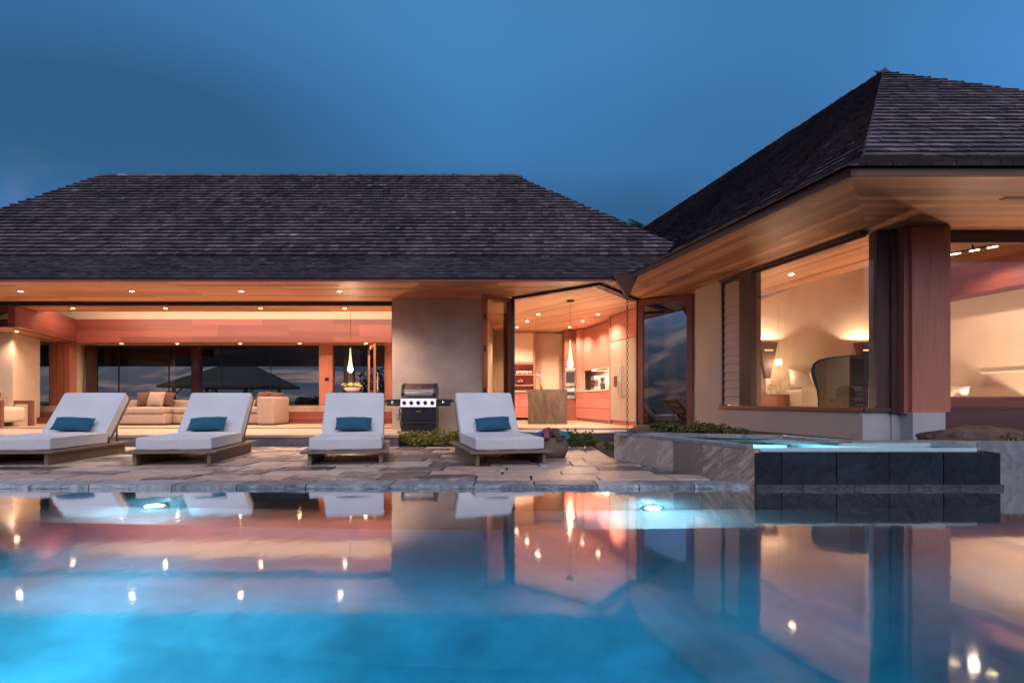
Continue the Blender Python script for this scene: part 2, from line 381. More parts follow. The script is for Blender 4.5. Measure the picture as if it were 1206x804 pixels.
world = bpy.data.worlds.new('World'); scene.world = world; world.use_nodes = True
def build_sky():
    m = NT.__new__(NT); m.t = world.node_tree; m.t.nodes.clear(); m.out = m.n('ShaderNodeOutputWorld')
    sky = m.n('ShaderNodeTexSky', _sky_type='NISHITA', _sun_disc=False, _sun_elevation=R(3), _sun_rotation=R(180), _air_density=1.4, _dust_density=.6, _ozone_density=5.0)
    D = m.coord('Generated')
    sep = m.n('ShaderNodeSeparateXYZ'); m.set(sep, 'i0', D)
    z = m.math('MAXIMUM', sep.outputs[2], 0.0)
    grad = m.ramp(z, [(0, (.18, .18, .26)), (.10, (.10, .155, .30)), (.22, (.068, .195, .48)), (.40, (.046, .178, .42)), (.6, (.048, .165, .35)), (1, (.05, .14, .28))])
    # soft streaked cloud banks (project on a plane overhead)
    k = m.math('DIVIDE', 1.0, m.math('ADD', z, .22))
    pr = m.n('ShaderNodeVectorMath', _operation='SCALE'); m.set(pr, 'i0', D); m.set(pr, 'Scale', k)
    c1 = m.noise(m.scale(m.n('ShaderNodeVectorMath', _operation='ADD', i0=pr.outputs[0], i1=(3.1, 1.7, .4)).outputs[0], (.6, .8, .5)), 1.0, 1.5, .4, .25)
    c2 = m.noise(m.scale(pr.outputs[0], (.7, 1.6, .6)), 2.1, 6, .6, 1.0)
    dk = m.ramp(c1, [(.33, (0, 0, 0)), (.62, (1, 1, 1))])
    col = m.mix(m.math('MULTIPLY', dk, .86), grad, (.016, .064, .135))
    lt = m.ramp(c2, [(.49, (0, 0, 0)), (.64, (1, 1, 1))])
    low = m.ramp(z, [(.02, (1, 1, 1)), (.2, (.1, .1, .1)), (.34, (0, 0, 0))])
    col = m.mix(m.math('MULTIPLY', m.math('MULTIPLY', lt, low), .8), col, (.62, .43, .42))
    # afterglow half of the sky behind the viewer is brighter
    back = m.math('MULTIPLY', sep.outputs[1], -1.0)
    hi = m.ramp(z, [(.03, (0, 0, 0)), (.38, (1, 1, 1))])
    glow = m.math('MULTIPLY_ADD', m.math('MULTIPLY', m.ramp(back, [(0, (0, 0, 0)), (.7, (1, 1, 1))]), hi), 3.2, m.math('MULTIPLY_ADD', m.ramp(z, [(0, (0, 0, 0)), (.2, (1, 1, 1))]), .45, .55))
    add = m.mix(1.0, col, m.mix(1.0, sky.outputs[0], (.012, .012, .012), 'MULTIPLY'), 'ADD')
    tint = m.mix(m.math('MULTIPLY', m.math('MULTIPLY', m.ramp(back, [(0, (0, 0, 0)), (.7, (1, 1, 1))]), hi), .6), add, (.30, .255, .285))
    bg = m.n('ShaderNodeBackground', Color=tint, Strength=glow)
    m.t.links.new(bg.outputs[0], m.out.inputs[0])
build_sky()
sun = lamp('SUN', 'dusk_sky_glow', (0, -20, 20), .75, (1.0, .90, .92), (R(48), 0, R(8)), angle=R(70))

scene.view_settings.view_transform = 'Standard'; scene.view_settings.look = 'None'
scene.view_settings.exposure = .4; scene.view_settings.gamma = 1; scene.view_settings.use_curve_mapping = False
cy = scene.cycles
cy.use_denoising = True
try: cy.denoiser = 'OPENIMAGEDENOISE'
except Exception: pass
cy.max_bounces = 10; cy.diffuse_bounces = 4; cy.glossy_bounces = 5; cy.transmission_bounces = 8; cy.transparent_max_bounces = 16
cy.caustics_reflective = False; cy.caustics_refractive = False; cy.sample_clamp_indirect = 10; cy.sample_clamp_direct = 0; cy.blur_glossy = .5
cy.use_light_tree = True

# ================================================================== SETTING
GW, WATERZ, NEAR = 5.35, -.035, .30
# ground sheet with the pool left open, falling away far behind the house
g = MB()
for (x0, x1, y0, y1) in ((-3000, -10, -3000, 34), (12, 3000, -3000, 34), (-10, 12, -3000, NEAR), (-10, 2.3, GW + .3, 34), (2.3, 12, 6.4, 34)):
    g.poly([(x0, y0, -.06), (x1, y0, -.06), (x1, y1, -.06), (x0, y1, -.06)])
g.poly([(-3000, 34, -.06), (3000, 34, -.06), (3000, 90, -9), (-3000, 90, -9)])
g.poly([(-3000, 90, -9), (3000, 90, -9), (3000, 5500, -9), (-3000, 5500, -9)])
tag(g.build('ground', M['grass']), kind='structure')

# pool basin
out = [(-10, NEAR), (12, NEAR), (12, 6.08), (2.2, 6.08), (2.2, GW), (-10, GW)]
p = MB(); ZF = -2.25
for i in range(len(out)):
    a, b = out[i], out[(i + 1) % len(out)]
    p.poly([(a[0], a[1], ZF), (a[0], a[1], -.01), (b[0], b[1], -.01), (b[0], b[1], ZF)])
p.poly([(-10.05, NEAR - .05, ZF), (12.05, NEAR - .05, ZF), (12.05, 6.2, ZF), (-10.05, 6.2, ZF)])
tag(p.build('pool_basin', M['pool']), kind='structure')
bn = MB().box(-9.99, 2.19, 4.71, GW - .004, ZF + .01, -1.035).box(2.192, 4.49, 4.71, 5.30, ZF + .01, -1.035).box(4.492, 11.98, 4.71, 6.05, ZF + .01, -1.035)
tag(bn.build('pool_bench', M['bench']), kind='structure')
bf = MB(); pr_ = [(4.70, -1.032)] + [(4.70 - .9 * (1 - math.cos(t * math.pi / 24)), -1.34 - .9 * math.sin(t * math.pi / 24)) for t in range(13)]
for i in range(len(pr_) - 1):
    (ya, za), (yb, zb) = pr_[i], pr_[i + 1]; bf.add([(-9.98, ya, za), (11.97, ya, za), (11.97, yb, zb), (-9.98, yb, zb)], [(0, 3, 2, 1)])
tag(smooth_by_angle(bf.build('bench_face', M['pool'], None, True), 60), kind='structure')
tag(MB().box(-9.98, 2.19, GW - .012, GW - .003, -1.03, -.072).build('wall_dimming_sheet', M['wall_dim']), kind='structure')  # dark sheet added over the far wall to hold its underwater glow down
tag(MB().box(-30, 30, -12, NEAR - .02, -.058, 0).build('near_deck', M['grout']), kind='structure')
wt = MB().poly([(-10.02, NEAR - .02, WATERZ), (12.02, NEAR - .02, WATERZ), (12.02, 6.1, WATERZ), (4.50, 6.1, WATERZ), (4.50, 5.34, WATERZ), (2.1, 5.34, WATERZ), (2.1, GW + .006, WATERZ), (-10.02, GW + .006, WATERZ)])
tag(wt.build('pool_water', M['water']), kind='structure')

# flagstone patio: rows of pavers of uneven length, one sheet
A, B, C_, D_ = (1.36, 7.69), (2.05, 5.64), (2.24, 5.33), (4.51, 5.33)
def right_edge(y): return A[0] + (B[0] - A[0]) * (A[1] - y) / (A[1] - B[1]) if y < A[1] else A[0]
fl = MB(); fl_g = MB()
y = GW + .33
while y < 9.72:
    dy = min(random.uniform(.3, .56), 9.75 - y)
    if dy < .12: break
    x = -17 - random.random(); xr = right_edge(y + dy / 2) - .01
    while x < xr:
        L = random.uniform(.4, 1.05)
        x1 = min(x + L, xr)
        if x1 - x > .03:
            gp = .005; z = random.uniform(-.003, .003); tn = random.random(); sk = random.uniform(-.012, .012)
            xa, xb, ya, yb = x + gp, x1 - gp, y + gp, y + dy - gp
            top = [(xa + .008, ya + .008, z), (xb - .008, ya + .008 + sk * .3, z + random.uniform(-.002, .002)), (xb - .008 + sk, yb - .008, z), (xa + .008 + sk, yb - .008, z)]
            bot = [(xa, ya, -.02), (xb, ya, -.02), (xb + sk, yb, -.02), (xa + sk, yb, -.02)]
            fl.add(top + bot, [(0, 1, 2, 3), (0, 4, 5, 1), (1, 5, 6, 2), (2, 6, 7, 3), (3, 7, 4, 0)], tn)
        x = x1
    y += dy
tag(fl.build('stone_patio', M['flag']), kind='structure')
gr = MB().poly([(-18, GW + .02, -.012), (2.06, GW + .02, -.012), (1.40, 7.69, -.012), (1.40, 9.8, -.012), (-18, 9.8, -.012)])
tag(gr.build('patio_bed', M['grout']), kind='structure')
# coping: rough split blocks along the water
cp = MB(); x = -10.6
while x < 2.18:
    L = random.uniform(.38, .85); x1 = min(x + L, 2.19)
    if x1 - x < .08: break
    tn = random.random(); nx = max(3, int((x1 - x) / .05)); prof = [(GW + .325, -.004), (GW + .16, 0), (GW - .01, .001), (GW - .028, -.008), (GW - .035, -.03), (GW - .03, -.052), (GW - .015, -.07), (GW + .02, -.07)]
    vs = []
    for i in range(nx + 1):
        xx = x + .006 + (x1 - x - .012) * i / nx
        for j, (yy, zz) in enumerate(prof):
            n1 = noise.noise(Vector((xx * 9, j * 1.7, tn * 20)))
            k = .013 if 2 <= j <= 6 else .002
            vs.append((xx, yy - n1 * k, zz + n1 * k * .35))
    q = len(prof)
    cp.add(vs, [(i * q + j, i * q + j + 1, (i + 1) * q + j + 1, (i + 1) * q + j) for i in range(nx) for j in range(q - 1)], tn)
    cp.add([vs[j] for j in range(q)], [tuple(range(q))], tn); cp.add([vs[nx * q + j] for j in range(q)], [tuple(range(q))[::-1]], tn)
    x = x1
tag(cp.build('pool_coping', M['coping']), kind='structure')

# planting beds
tag(MB().prism([(-1.95, 9.72), (1.38, 9.72), (1.38, 7.7), (1.9, 8.3), (2.5, 10.9), (1.5, 10.9), (0, 11.3), (-.57, 11.69), (-2.4, 11.69), (-2.4, 12), (-1.95, 12)], -.05, -.004).build('planting_soil', M['soil']), kind='structure')
tag(MB().prism([(1.40, 7.62), (3.20, 6.93), (3.58, 6.10), (13, 6.10), (13, 6.88), (4.25, 7.0), (3.42, 10.62), (2.62, 11.5), (2.45, 11.3)], -.03, .30).build('raised_soil', M['soil']), kind='structure')

# ================================================================== SPA
spa = thing('stone_spa', 'raised stone spa with black slate overflow wall and pale coping, right of the patio', 'spa', (3, 6, 0))
def wall_blocks(mb, P0, P1, th, z0, z1, lens, gap=.009):
    """a wall of upright slabs from P0 to P1, thickness to the right of travel"""
    P0, P1 = Vector((*P0, 0)), Vector((*P1, 0)); d = P1 - P0; Lt = d.length; d.normalize(); n = Vector((-d.y, d.x, 0)); s = 0; i = 0
    while s < Lt - .01:
        L = min(lens[i % len(lens)] * random.uniform(.9, 1.1), Lt - s)
        if Lt - s - L < .1: L = Lt - s
        a, b = P0 + d * (s + gap / 2), P0 + d * (s + L - gap / 2); k = random.uniform(0, .004)
        mb.prism([tuple((a - n * k)[:2]), tuple((b - n * k)[:2]), tuple((b + n * th)[:2]), tuple((a + n * th)[:2])], z0, z1, random.random())
        s += L; i += 1
w1 = MB(); wall_blocks(w1, A, B, .16, -.05, .325, [.22, .3, .55, .32, .5])
wall_blocks(w1, B, C_, .09, -.06, .325, [.9])
w1b = MB(); wall_blocks(w1b, (1.385, 7.67), (2.075, 5.655), .07, -.04, .315, [9]); w1b.build('mortar_core', M['grout'], spa)
w1.build('stone_wall', M['spa_stone'], spa)
w2 = MB(); wall_blocks(w2, C_, D_, .13, -.60, .292, [.23, .47, .47, .47, .47, .4], .008)
wall_blocks(w2, D_, (4.51, 6.06), .13, -.6, .292, [.4], .008)
MB.box(w2, 2.3, 4.48, 5.32, 5.36, -1.9, -.6)
w2.build('overflow_wall', M['slate'], spa)
w2 = MB(); wall_blocks(w2, (2.24, 5.295), (4.515, 5.295), .05, -.09, .004, [.47], .006); w2.build('overflow_ledge', M['ledge'], spa)
w3 = MB(); wall_blocks(w3, (3.56, 6.06), (12.5, 6.06), .28, -.7, .345, [.55, .7, .5, .62], .006); w3.build('retaining_wall', M['spa_cap'], spa)
cap = MB()
wall_blocks(cap, A, B, .2, .328, .362, [.45, .5]); wall_blocks(cap, B, (2.2, 5.395), .09, .328, .362, [.4])
wall_blocks(cap, (3.24, 6.95), (1.42, 7.66), .30, .328, .362, [.42, .4, .5], .008)
wall_blocks(cap, (3.6, 6.1), (3.26, 6.93), .22, .328, .362, [.42])
cap.build('coping', M['spa_cap'], spa)
bas = MB(); ring = [(1.50, 7.60), (2.13, 5.70), (2.29, 5.45), (4.39, 5.45), (4.39, 6.05), (3.42, 6.05), (3.05, 6.72)]
for i in range(len(ring)):
    a, b = ring[i], ring[(i + 1) % len(ring)]; bas.poly([(*a, -.3), (*b, -.3), (*b, .33), (*a, .33)])
bas.poly([(*q, -.3) for q in ring]); bas.prism([(1.6, 7.5), (1.9, 6.6), (3.0, 6.3), (3.0, 6.72)], -.3, .17)
bas.build('basin', M['spa_in'], spa)
sw = MB().poly([(*q, .298) for q in [(1.5, 7.6), (2.13, 5.70), (2.31, 5.36), (4.48, 5.36), (4.48, 6.05), (3.42, 6.05), (3.05, 6.72)]])
tag(sw.build('spa_water', M['spawater']), kind='structure')
sl = thing('spa_light', 'glowing underwater spa light beside the overflow edge', 'underwater light', (2.43, 5.60, .272))
MB().lathe([(.05, -.01), (.068, 0), (.07, .008), (.05, .014)], n=18).build('ring', M['steel'], sl, True, world=False)
MB().lathe([(.05, .008), (.042, .024), (.025, .036), (.0005, .04)], n=18).build('lens', M['pool_lens'], sl, True, world=False)
lamp('POINT', 'spa_lamp', (2.56, 5.68, .16), 160, (.42, .92, 1), shadow_soft_size=.05)
lamp('POINT', 'spa_lamp', (2.575, 6.30, .11), 200, (.35, .85, 1), shadow_soft_size=.03)

# pool lights on the far wall over the bench
pl0 = None
for (x, lb) in ((-3.27, 'bright round underwater pool light in front of the second lounger'), (1.30, 'bright round underwater pool light between towel basket and spa')):
    if pl0 is None:
        t = thing('pool_light', lb, 'underwater light', (x, GW - .014, -.93), 0, 'underwater pool lights'); pl0 = t
        MB().lathe([(.075, 0), (.10, -.004), (.10, -.018), (.075, -.02)], n=24).build('ring', M['steel'], t, True, world=False)
        MB().lathe([(.0005, -.012), (.075, -.012)], n=24).build('lens', M['pool_lens'], t, world=False)
        for ch in kids(t): ch.rotation_euler = (R(-90), 0, 0)
    else:
        t = copy_tree(pl0); t.location = (x, GW - .014, -.93); t['label'] = lb
    for ch in kids(t): ch.rotation_euler = (R(-90) if False else R(270), 0, 0)
    lamp('POINT', 'pool_lamp_and_fill', (x, GW - .15, -.84), 85, (.55, .86, 1), shadow_soft_size=.03)
# lamps of the same kind on the side walls and near wall (outside the frame), with added fill
def aim(P, Q): return (Vector(Q) - Vector(P)).to_track_quat('-Z', 'Y').to_euler()
for (x, tx, e) in ((-3.9, -3.5, 3400), (-2.4, -2.3, 1700), (-1.1, -1.0, 950), (.1, .2, 800), (1.4, 1.4, 560), (2.8, 2.7, 380), (4.6, 4.4, 240)):
    P0 = (x, NEAR + .1, -.5); lamp('SPOT', 'pool_lamp_and_fill', P0, e * .46, (.12, .66, 1) if x < -2 else (.025, .56, 1), aim(P0, (tx, 2.75, ZF)), spot_size=R(50), spot_blend=1.0, shadow_soft_size=.05)
lamp('POINT', 'pool_lamp_and_fill', (-9.6, 2.6, -1.7), 170, (.04, .56, 1), shadow_soft_size=.05); lamp('POINT', 'pool_lamp_and_fill', (11.8, 3, -1), 110, (.04, .56, 1), shadow_soft_size=.05)
for (x, e) in ((-3, 7), (.5, 7), (4, 5)): lamp('POINT', 'pool_lamp_and_fill', (x, NEAR + .12, -.9), e, (.03, .50, 1), shadow_soft_size=.05)  # weak added fill without fixtures, for an even blue underwater

# ================================================================== ROOFS
def shingle_plane(mb, Aq, Bq, Cq, Dq, expo, rnd, wid=(.10, .24), thick=.056, tone0=0.0):
    """courses from eave A-B up to D-C"""
    Aq, Bq, Cq, Dq = map(Vector, (Aq, Bq, Cq, Dq))
    nrm = (Bq - Aq).cross(Dq - Aq).normalized()
    eave = (Bq - Aq).normalized(); up = nrm.cross(eave)
    H = abs((Dq - Aq).dot(up)); n = max(1, round(H / expo))
    mb.poly([Aq - nrm * .01, Bq - nrm * .01, Cq - nrm * .01, Dq - nrm * .01], .1)
    for k in range(n):
        f0, f1 = k / n, min(1, (k + 1.25) / n)
        L0, R0 = Aq.lerp(Dq, f0), Bq.lerp(Cq, f0); L1, R1 = Aq.lerp(Dq, f1), Bq.lerp(Cq, f1)
        W = (R0 - L0).length; s = 0; ct = rnd.uniform(-.12, .12)
        while s < W:
            w = rnd.uniform(*wid); e = min(s + w, W)
            if W - e < .05: e = W
            a, b = s / W, e / W
            gp = .003 / W if W > 1 else 0
            p0, p1 = L0.lerp(R0, a + gp), L0.lerp(R0, b - gp)
            W1 = (R1 - L1).length
            # keep edges square to the course except at hips
            o = (L1 - L0).dot(eave)
            s1, e1 = min(max(s - o, 0), W1), min(max(e - o, 0), W1)
            q0, q1 = (L1 + eave * s1, L1 + eave * e1)
            j = rnd.uniform(-.007, .007) * expo / .2; t = thick * rnd.uniform(.88, 1.12); tilt = rnd.uniform(-.002, .002)
            d = up * j
            P0, P1 = p0 - d + nrm * (t + tilt), p1 - d + nrm * (t - tilt); B0, B1 = p0 - d - nrm * .005, p1 - d - nrm * .005
            Q0, Q1 = q0 + nrm * .006, q1 + nrm * .006
            tn = min(1, max(0, rnd.gauss(.45, .145) + ct + tone0))
            bb = len(mb.v); mb.v += [tuple(v) for v in (P0, P1, Q1, Q0, B0, B1)]
            mb.f += [(bb, bb + 1, bb + 2, bb + 3), (bb + 4, bb + 5, bb + 1, bb)]; mb.t += [tn, tn * .3]  # butt faces: weathered end grain, toned darker still as shade along the courses
            s = e
def cap_line(mb, P, Q, sa, sb, w, step, rnd, thick=.03):
    """hip or ridge cap pieces from P (low) to Q (high)"""
    P, Q, sa, sb = Vector(P), Vector(Q), Vector(sa).normalized(), Vector(sb).normalized()
    d = Q - P; L = d.length; d.normalize(); n = int(L / step)
    up = -(sa + sb).normalized()
    for i in range(n + 1):
        a = P + d * (i * step - .04); b = a + d * (step * 1.5); h0 = thick * rnd.uniform(1.5, 2.2); h1 = .012; tn = rnd.gauss(.4, .15); ww = w * rnd.uniform(.9, 1.1)
        for sd_ in (sa, sb):
            pts = [a + up * h0, a + sd_ * ww + up * h0, b + sd_ * ww + up * h1, b + up * h1]
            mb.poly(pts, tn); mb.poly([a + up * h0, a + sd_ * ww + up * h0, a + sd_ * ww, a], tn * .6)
rnd = random.Random(3)
ZE, ZS = 2.95, 2.83
# ---- main roof
house = thing('living_pavilion', 'long low house with weathered shingle hip roof and open glowing living room and kitchen', 'house', (-6, 12, 0))
rf = MB()
ZM = 2.875
EL, ER, BL, BR, RL, RR = (-14.3, 9.9, ZM), (5.25, 9.9, ZM), (-12.63, 11.23, 3.57), (3.68, 11.23, 3.57), (-10.37, 14.6, 6.45), (0, 14.6, 6.45)
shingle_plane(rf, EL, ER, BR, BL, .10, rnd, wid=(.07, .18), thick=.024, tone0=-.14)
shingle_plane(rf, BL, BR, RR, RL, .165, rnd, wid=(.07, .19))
BLb, BRb = (-12.63, 18.0, 3.57), (3.68, 18.0, 3.57)
ELb, ERb = (-14.3, 19.3, ZE), (5.25, 19.3, ZE)
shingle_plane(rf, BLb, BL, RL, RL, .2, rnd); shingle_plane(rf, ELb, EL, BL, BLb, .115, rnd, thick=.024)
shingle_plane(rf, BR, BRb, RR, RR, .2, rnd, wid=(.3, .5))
rf.poly([BRb, BLb, RL, RR], .4); rf.poly([ERb, ELb, BLb, BRb], .4); rf.poly([ER, ERb, BRb, BR], .4)
dn = Vector((0, -3.37, -2.88))
cap_line(rf, BL, RL, (0, -1, -.85), (-1, 0, -.85), .17, .2, rnd); cap_line(rf, BR, RR, (0, -1, -.85), (1, 0, -.85), .17, .2, rnd)
cap_line(rf, RL, RR, (0, -1, -.85), (0, 1, -.85), .16, .24, rnd)
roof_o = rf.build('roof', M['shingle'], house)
# chimney-less ridge vent bump
fa = MB().box(-14.28, 2.1, 9.93, 9.97, ZS - .012, ZM - .005); fa.build('fascia', M['red_x'], house)
MB().poly([(-14.28, 9.97, ZS), (-14.28, 12.1, ZS), (-2.43, 12.1, ZS), (-2.43, 11.7, ZS), (-1.5, 9.97, ZS)][::-1]).build('soffit', M['cedar_x'], house)
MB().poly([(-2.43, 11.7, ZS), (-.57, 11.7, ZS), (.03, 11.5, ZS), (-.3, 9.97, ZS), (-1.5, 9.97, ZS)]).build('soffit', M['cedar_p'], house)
MB().poly([(-.3, 9.97, ZS), (.03, 11.5, ZS), (1.53, 10.1, ZS), (2.05, 9.95, ZS)]).build('soffit', M['cedar_x'], house)
# ---- wing roof
wing = thing('bedroom_pavilion', 'near pavilion at the right with tall shingle hip roof and lit corner glass bedroom', 'house', (6, 8, 0))
E1 = Vector((3.1, 5.33, ZE)); APX = Vector((6.43, 10.0, 6.456)); E4 = Vector((13.4, 5.33, ZE)); B4 = Vector((11.4, 6.66, 3.57))
hipdir = (Vector((APX.x, APX.y, 0)) - Vector((E1.x, E1.y, 0))); B1 = Vector((E1.x + hipdir.x * .2848, E1.y + hipdir.y * .2848, 3.57))
T = 13.0
Ef, Bf, Rf = E1 + UW * (T + 2), B1 + UW * (T + 1), APX + UW * T
wr = MB()
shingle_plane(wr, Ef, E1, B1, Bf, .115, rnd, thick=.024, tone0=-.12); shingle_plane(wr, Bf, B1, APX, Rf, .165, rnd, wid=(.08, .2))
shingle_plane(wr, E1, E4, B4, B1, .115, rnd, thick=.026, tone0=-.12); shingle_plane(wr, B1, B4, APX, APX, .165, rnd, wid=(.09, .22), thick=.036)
wr.poly([B4, B4 + UW * T, Rf, APX], .4); wr.poly([E4, E4 + UW * T, B4 + UW * T, B4], .4)
sL = (-NW + Vector((0, 0, -.82))); sF = Vector((0, -1, -.85)); sR = NW + Vector((0, 0, -.6))
cap_line(wr, B1, APX, sL, sF, .16, .19, rnd); cap_line(wr, E1, B1, -NW + Vector((0, 0, -.46)), Vector((0, -1, -.46)), .16, .12, rnd)
cap_line(wr, APX, Rf, sL, sR, .15, .24, rnd); cap_line(wr, B4, APX, sF, sR, .17, .24, rnd, .04)
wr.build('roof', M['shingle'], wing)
ins = .05
e0 = Vector((2.05, 9.95, 0)); e1 = Vector((3.1 + .05, 5.33 + .04, 0)); e2 = Vector((13.3, 5.37, 0))
fm = MB()
def strip(mb, a, b, z0, z1, th=.035):
    d = (b - a).normalized(); n = Vector((-d.y, d.x, 0)) * th
    mb.prism([tuple(a[:2]), tuple(b[:2]), tuple((b + n)[:2]), tuple((a + n)[:2])], z0, z1)
strip(fm, e0, e1, ZS + .035, ZE - .005); strip(fm, e1, e2, ZS + .035, ZE - .005); fm.build('fascia', M['fascia'], wing)
K = Vector((4.24, 7.0, 0))                                   # glass corner
def W(t, s=0, z=0): p = K + UW * t + NW * s; return Vector((p.x, p.y, z))
WF = W(3.75)                                                 # far end of the side wall
MB().poly([(e0.x, e0.y, ZS + .04), (1.53, 10.1, ZS), (2.56, 11.7, ZS), (3.46, 11.06, ZS), W(3.75, .1, ZS), W(0, .1, ZS), (e1.x, e1.y, ZS + .045)][::-1]).build('soffit', M['cedar_u'], wing)
MB().poly([(e1.x, e1.y, ZS + .045), W(0, .1, ZS), (4.4, 7.1, ZS), (13.3, 7.1, ZS), (e2.x, e2.y, ZS + .045)]).build('soffit', M['cedar_x'], wing)
sv = MB(); sv.box(5.05, 8.0, 5.92, 5.99, ZS + .022, ZS + .03); sv.build('soffit_vent', M['dark_h'], wing)

# ================================================================== WING WALLS
MW = Matrix.Translation(K) @ Matrix.Rotation(math.atan2(-UW.x, UW.y), 4, 'Z')       # local x = NW (inwards), local y = UW (away)
SILL, HEAD = .69, 2.79
mb = MB(); mb.box(0, .16, 2.96, 3.80, .1, ZS - .004, M=MW); mb.box(0, .16, 0, 2.96, .1, SILL - .05, M=MW); mb.build('wall', M['wingwall'], wing)
mb = MB(); mb.box(-.03, .12, -.02, 2.98, SILL - .05, SILL, M=MW); mb.build('window_sill', M['door_w'], wing)
# louvre panel
wl = MB(); wl.box(.02, .09, 2.93, 2.97, SILL, HEAD, M=MW); wl.box(.02, .09, 2.42, 2.47, SILL, HEAD, M=MW); wl.box(.02, .09, 2.47, 2.93, HEAD - .04, HEAD, M=MW)
lw = wl.build('louver_window', M['dark_w'], wing)
ls = MB(); n = 15
for i in range(n):
    z = SILL + .02 + (HEAD - .06 - SILL) * i / n; hgt = (HEAD - .06 - SILL) / n
    ls.add([MW @ Vector(q) for q in [(.03, 2.47, z), (.03, 2.93, z), (.048, 2.93, z + hgt * .97), (.048, 2.47, z + hgt * .97), (.045, 2.47, z - .006), (.045, 2.93, z - .006)]], [(0, 3, 2, 1), (0, 1, 5, 4)])
ls.build('louver_blades', M['wingwall'], lw)
mb = MB(); mb.box(-.02, .16, 2.12, 2.42, SILL, HEAD, M=MW); mb.build('post', M['dark_w'], wing)
mb = MB(); mb.box(-.02, .1, 0.0, 3.0, HEAD, ZS - .003, M=MW); mb.box(.02, .06, 0, 2.12, HEAD - .03, HEAD - .003, M=MW); hd = mb.build('window_header', M['dark_w'], wing)
win = MB().poly([W(0, .03, SILL), W(2.12, .03, SILL), W(2.12, .03, HEAD - .03), W(0, .03, HEAD - .03)]).build('window', M['glass_w'], wing)
win.name = 'corner_window'
MB().poly([(4.27, 7.0, SILL - .0), (4.42, 7.0, SILL), (4.42, 7.0, HEAD), (4.27, 7.0, HEAD)]).build('return_pane', M['glass_w'], win)
MB().box(4.40, 4.56, 6.97, 7.12, SILL, ZS - .003).build('post', M['dark_w'], wing)
MB().box(4.56, 4.70, 6.93, 7.2, .62, ZS - .003).build('jamb', M['dark_w'], wing)
MB().box(4.63, 4.72, 6.82, 6.95, .62, ZS - .003).build('jamb', M['door_w'], wing)
MB().box(4.70, 5.15, 6.78, 7.22, .64, ZS - .003).build('column', M['red_v'], wing)
mb = MB(); mb.box(4.245, 4.58, 6.99, 7.16, .1, SILL - .05); mb.box(4.58, 4.70, 6.96, 7.2, .1, .618); mb.box(4.68, 5.06, 6.74, 7.2, .1, .638); mb.build('plinth', M['plinth'], wing)
mb = MB().box(4.245, 4.6, 6.95, 7.10, SILL - .05, SILL - .003); mb.build('window_sill', M['dark_h'], wing)
MB().box(5.06, 12.5, 6.80, 7.2, .2, .655).build('sill_beam', M['dark_h'], wing)
mb = MB(); mb.box(5.15, 12, 7.0, 7.1, 2.69, ZS - .003); mb.box(5.15, 12, 6.96, 7.16, .658, .70); fw = mb.build('front_window', M['dark_h'], wing)
MB().box(5.15, 12, 7.02, 7.08, .70, .82).build('bottom_rail', M['red_x'], fw)
MB().poly([(5.15, 7.05, .82), (12, 7.05, .82), (12, 7.05, 2.69), (5.15, 7.05, 2.69)]).build('pane', M['glass_w'], fw)
# bedroom shell
YB, SF = 12.5, 1.62
mb = MB()
def vwall(mb, a, b, z0, z1): mb.poly([(a[0], a[1], z0), (b[0], b[1], z0), (b[0], b[1], z1), (a[0], a[1], z1)])
vwall(mb, (2.9, YB), (8.3, YB), .1, 4.1); vwall(mb, (8.3, YB), (8.3, 9.7), .1, 4.1); vwall(mb, (8.3, 9.7), (7.0, 9.6), .1, 4.1)
mb.build('inner_wall', M['cream'], wing)
P2a, P2b = Vector((7.0, 9.6, 0)), Vector((7.45, 7.14, 0))
mb = MB(); vwall(mb, P2a, P2b, .1, 3.9); mb.build('inner_wall', M['cream'], wing)
mb = MB(); vwall(mb, W(3.78, .165), W(6.0, .165), .1, 2.9); mb.build('inner_wall', M['cream'], wing)
CB = ZS + .004
MB().poly([W(6.2, .1, CB), W(-.2, .1, CB), (4.6, 6.95, CB), W(-.6, SF, CB), W(6.2, SF, CB)]).build('ceiling', M['cedar_u'], wing)
sl_ = lambda t, q: W(t, q, CB + .316 * (q - SF))
MB().poly([sl_(6.2, SF), sl_(-.6, SF), sl_(-.6, 5.2), sl_(6.2, 5.2)]).build('ceiling', M['cedar_u'], wing)
mb = MB(); mb.poly([(4.4, 7.13, HEAD + .05), (7.5, 7.13, HEAD + .05), (7.5, 7.13, 3.4), (4.4, 7.13, 3.4)]); mb.build('inner_wall', M['cream'], wing)
MB().poly([(*W(6, .1)[:2], .19), (*W(-.1, .1)[:2], .19), (8.4, 7.0, .19), (8.4, 12.6, .19)]).build('floor', M['floor'], wing)
bd = (P2b - P2a).normalized(); bnrm = Vector((bd.y, -bd.x, 0))
if bnrm.x > 0: bnrm = -bnrm
mb = MB(); a = P2a; b = P2b
mb.prism([tuple(a[:2]), tuple(b[:2]), tuple((b + bnrm * .35)[:2]), tuple((a + bnrm * .35)[:2])], 2.36, 2.82); mb.build('beam', M['red_u'], wing)
mb = MB(); a = P2a + bd * .9; mb.prism([tuple(a[:2]), tuple(b[:2]), tuple((b + bnrm * .1)[:2]), tuple((a + bnrm * .1)[:2])], 1.18, 1.2); mb.build('picture_ledge', M['white'], wing)

# ================================================================== LIVING ROOM
FZ = .19
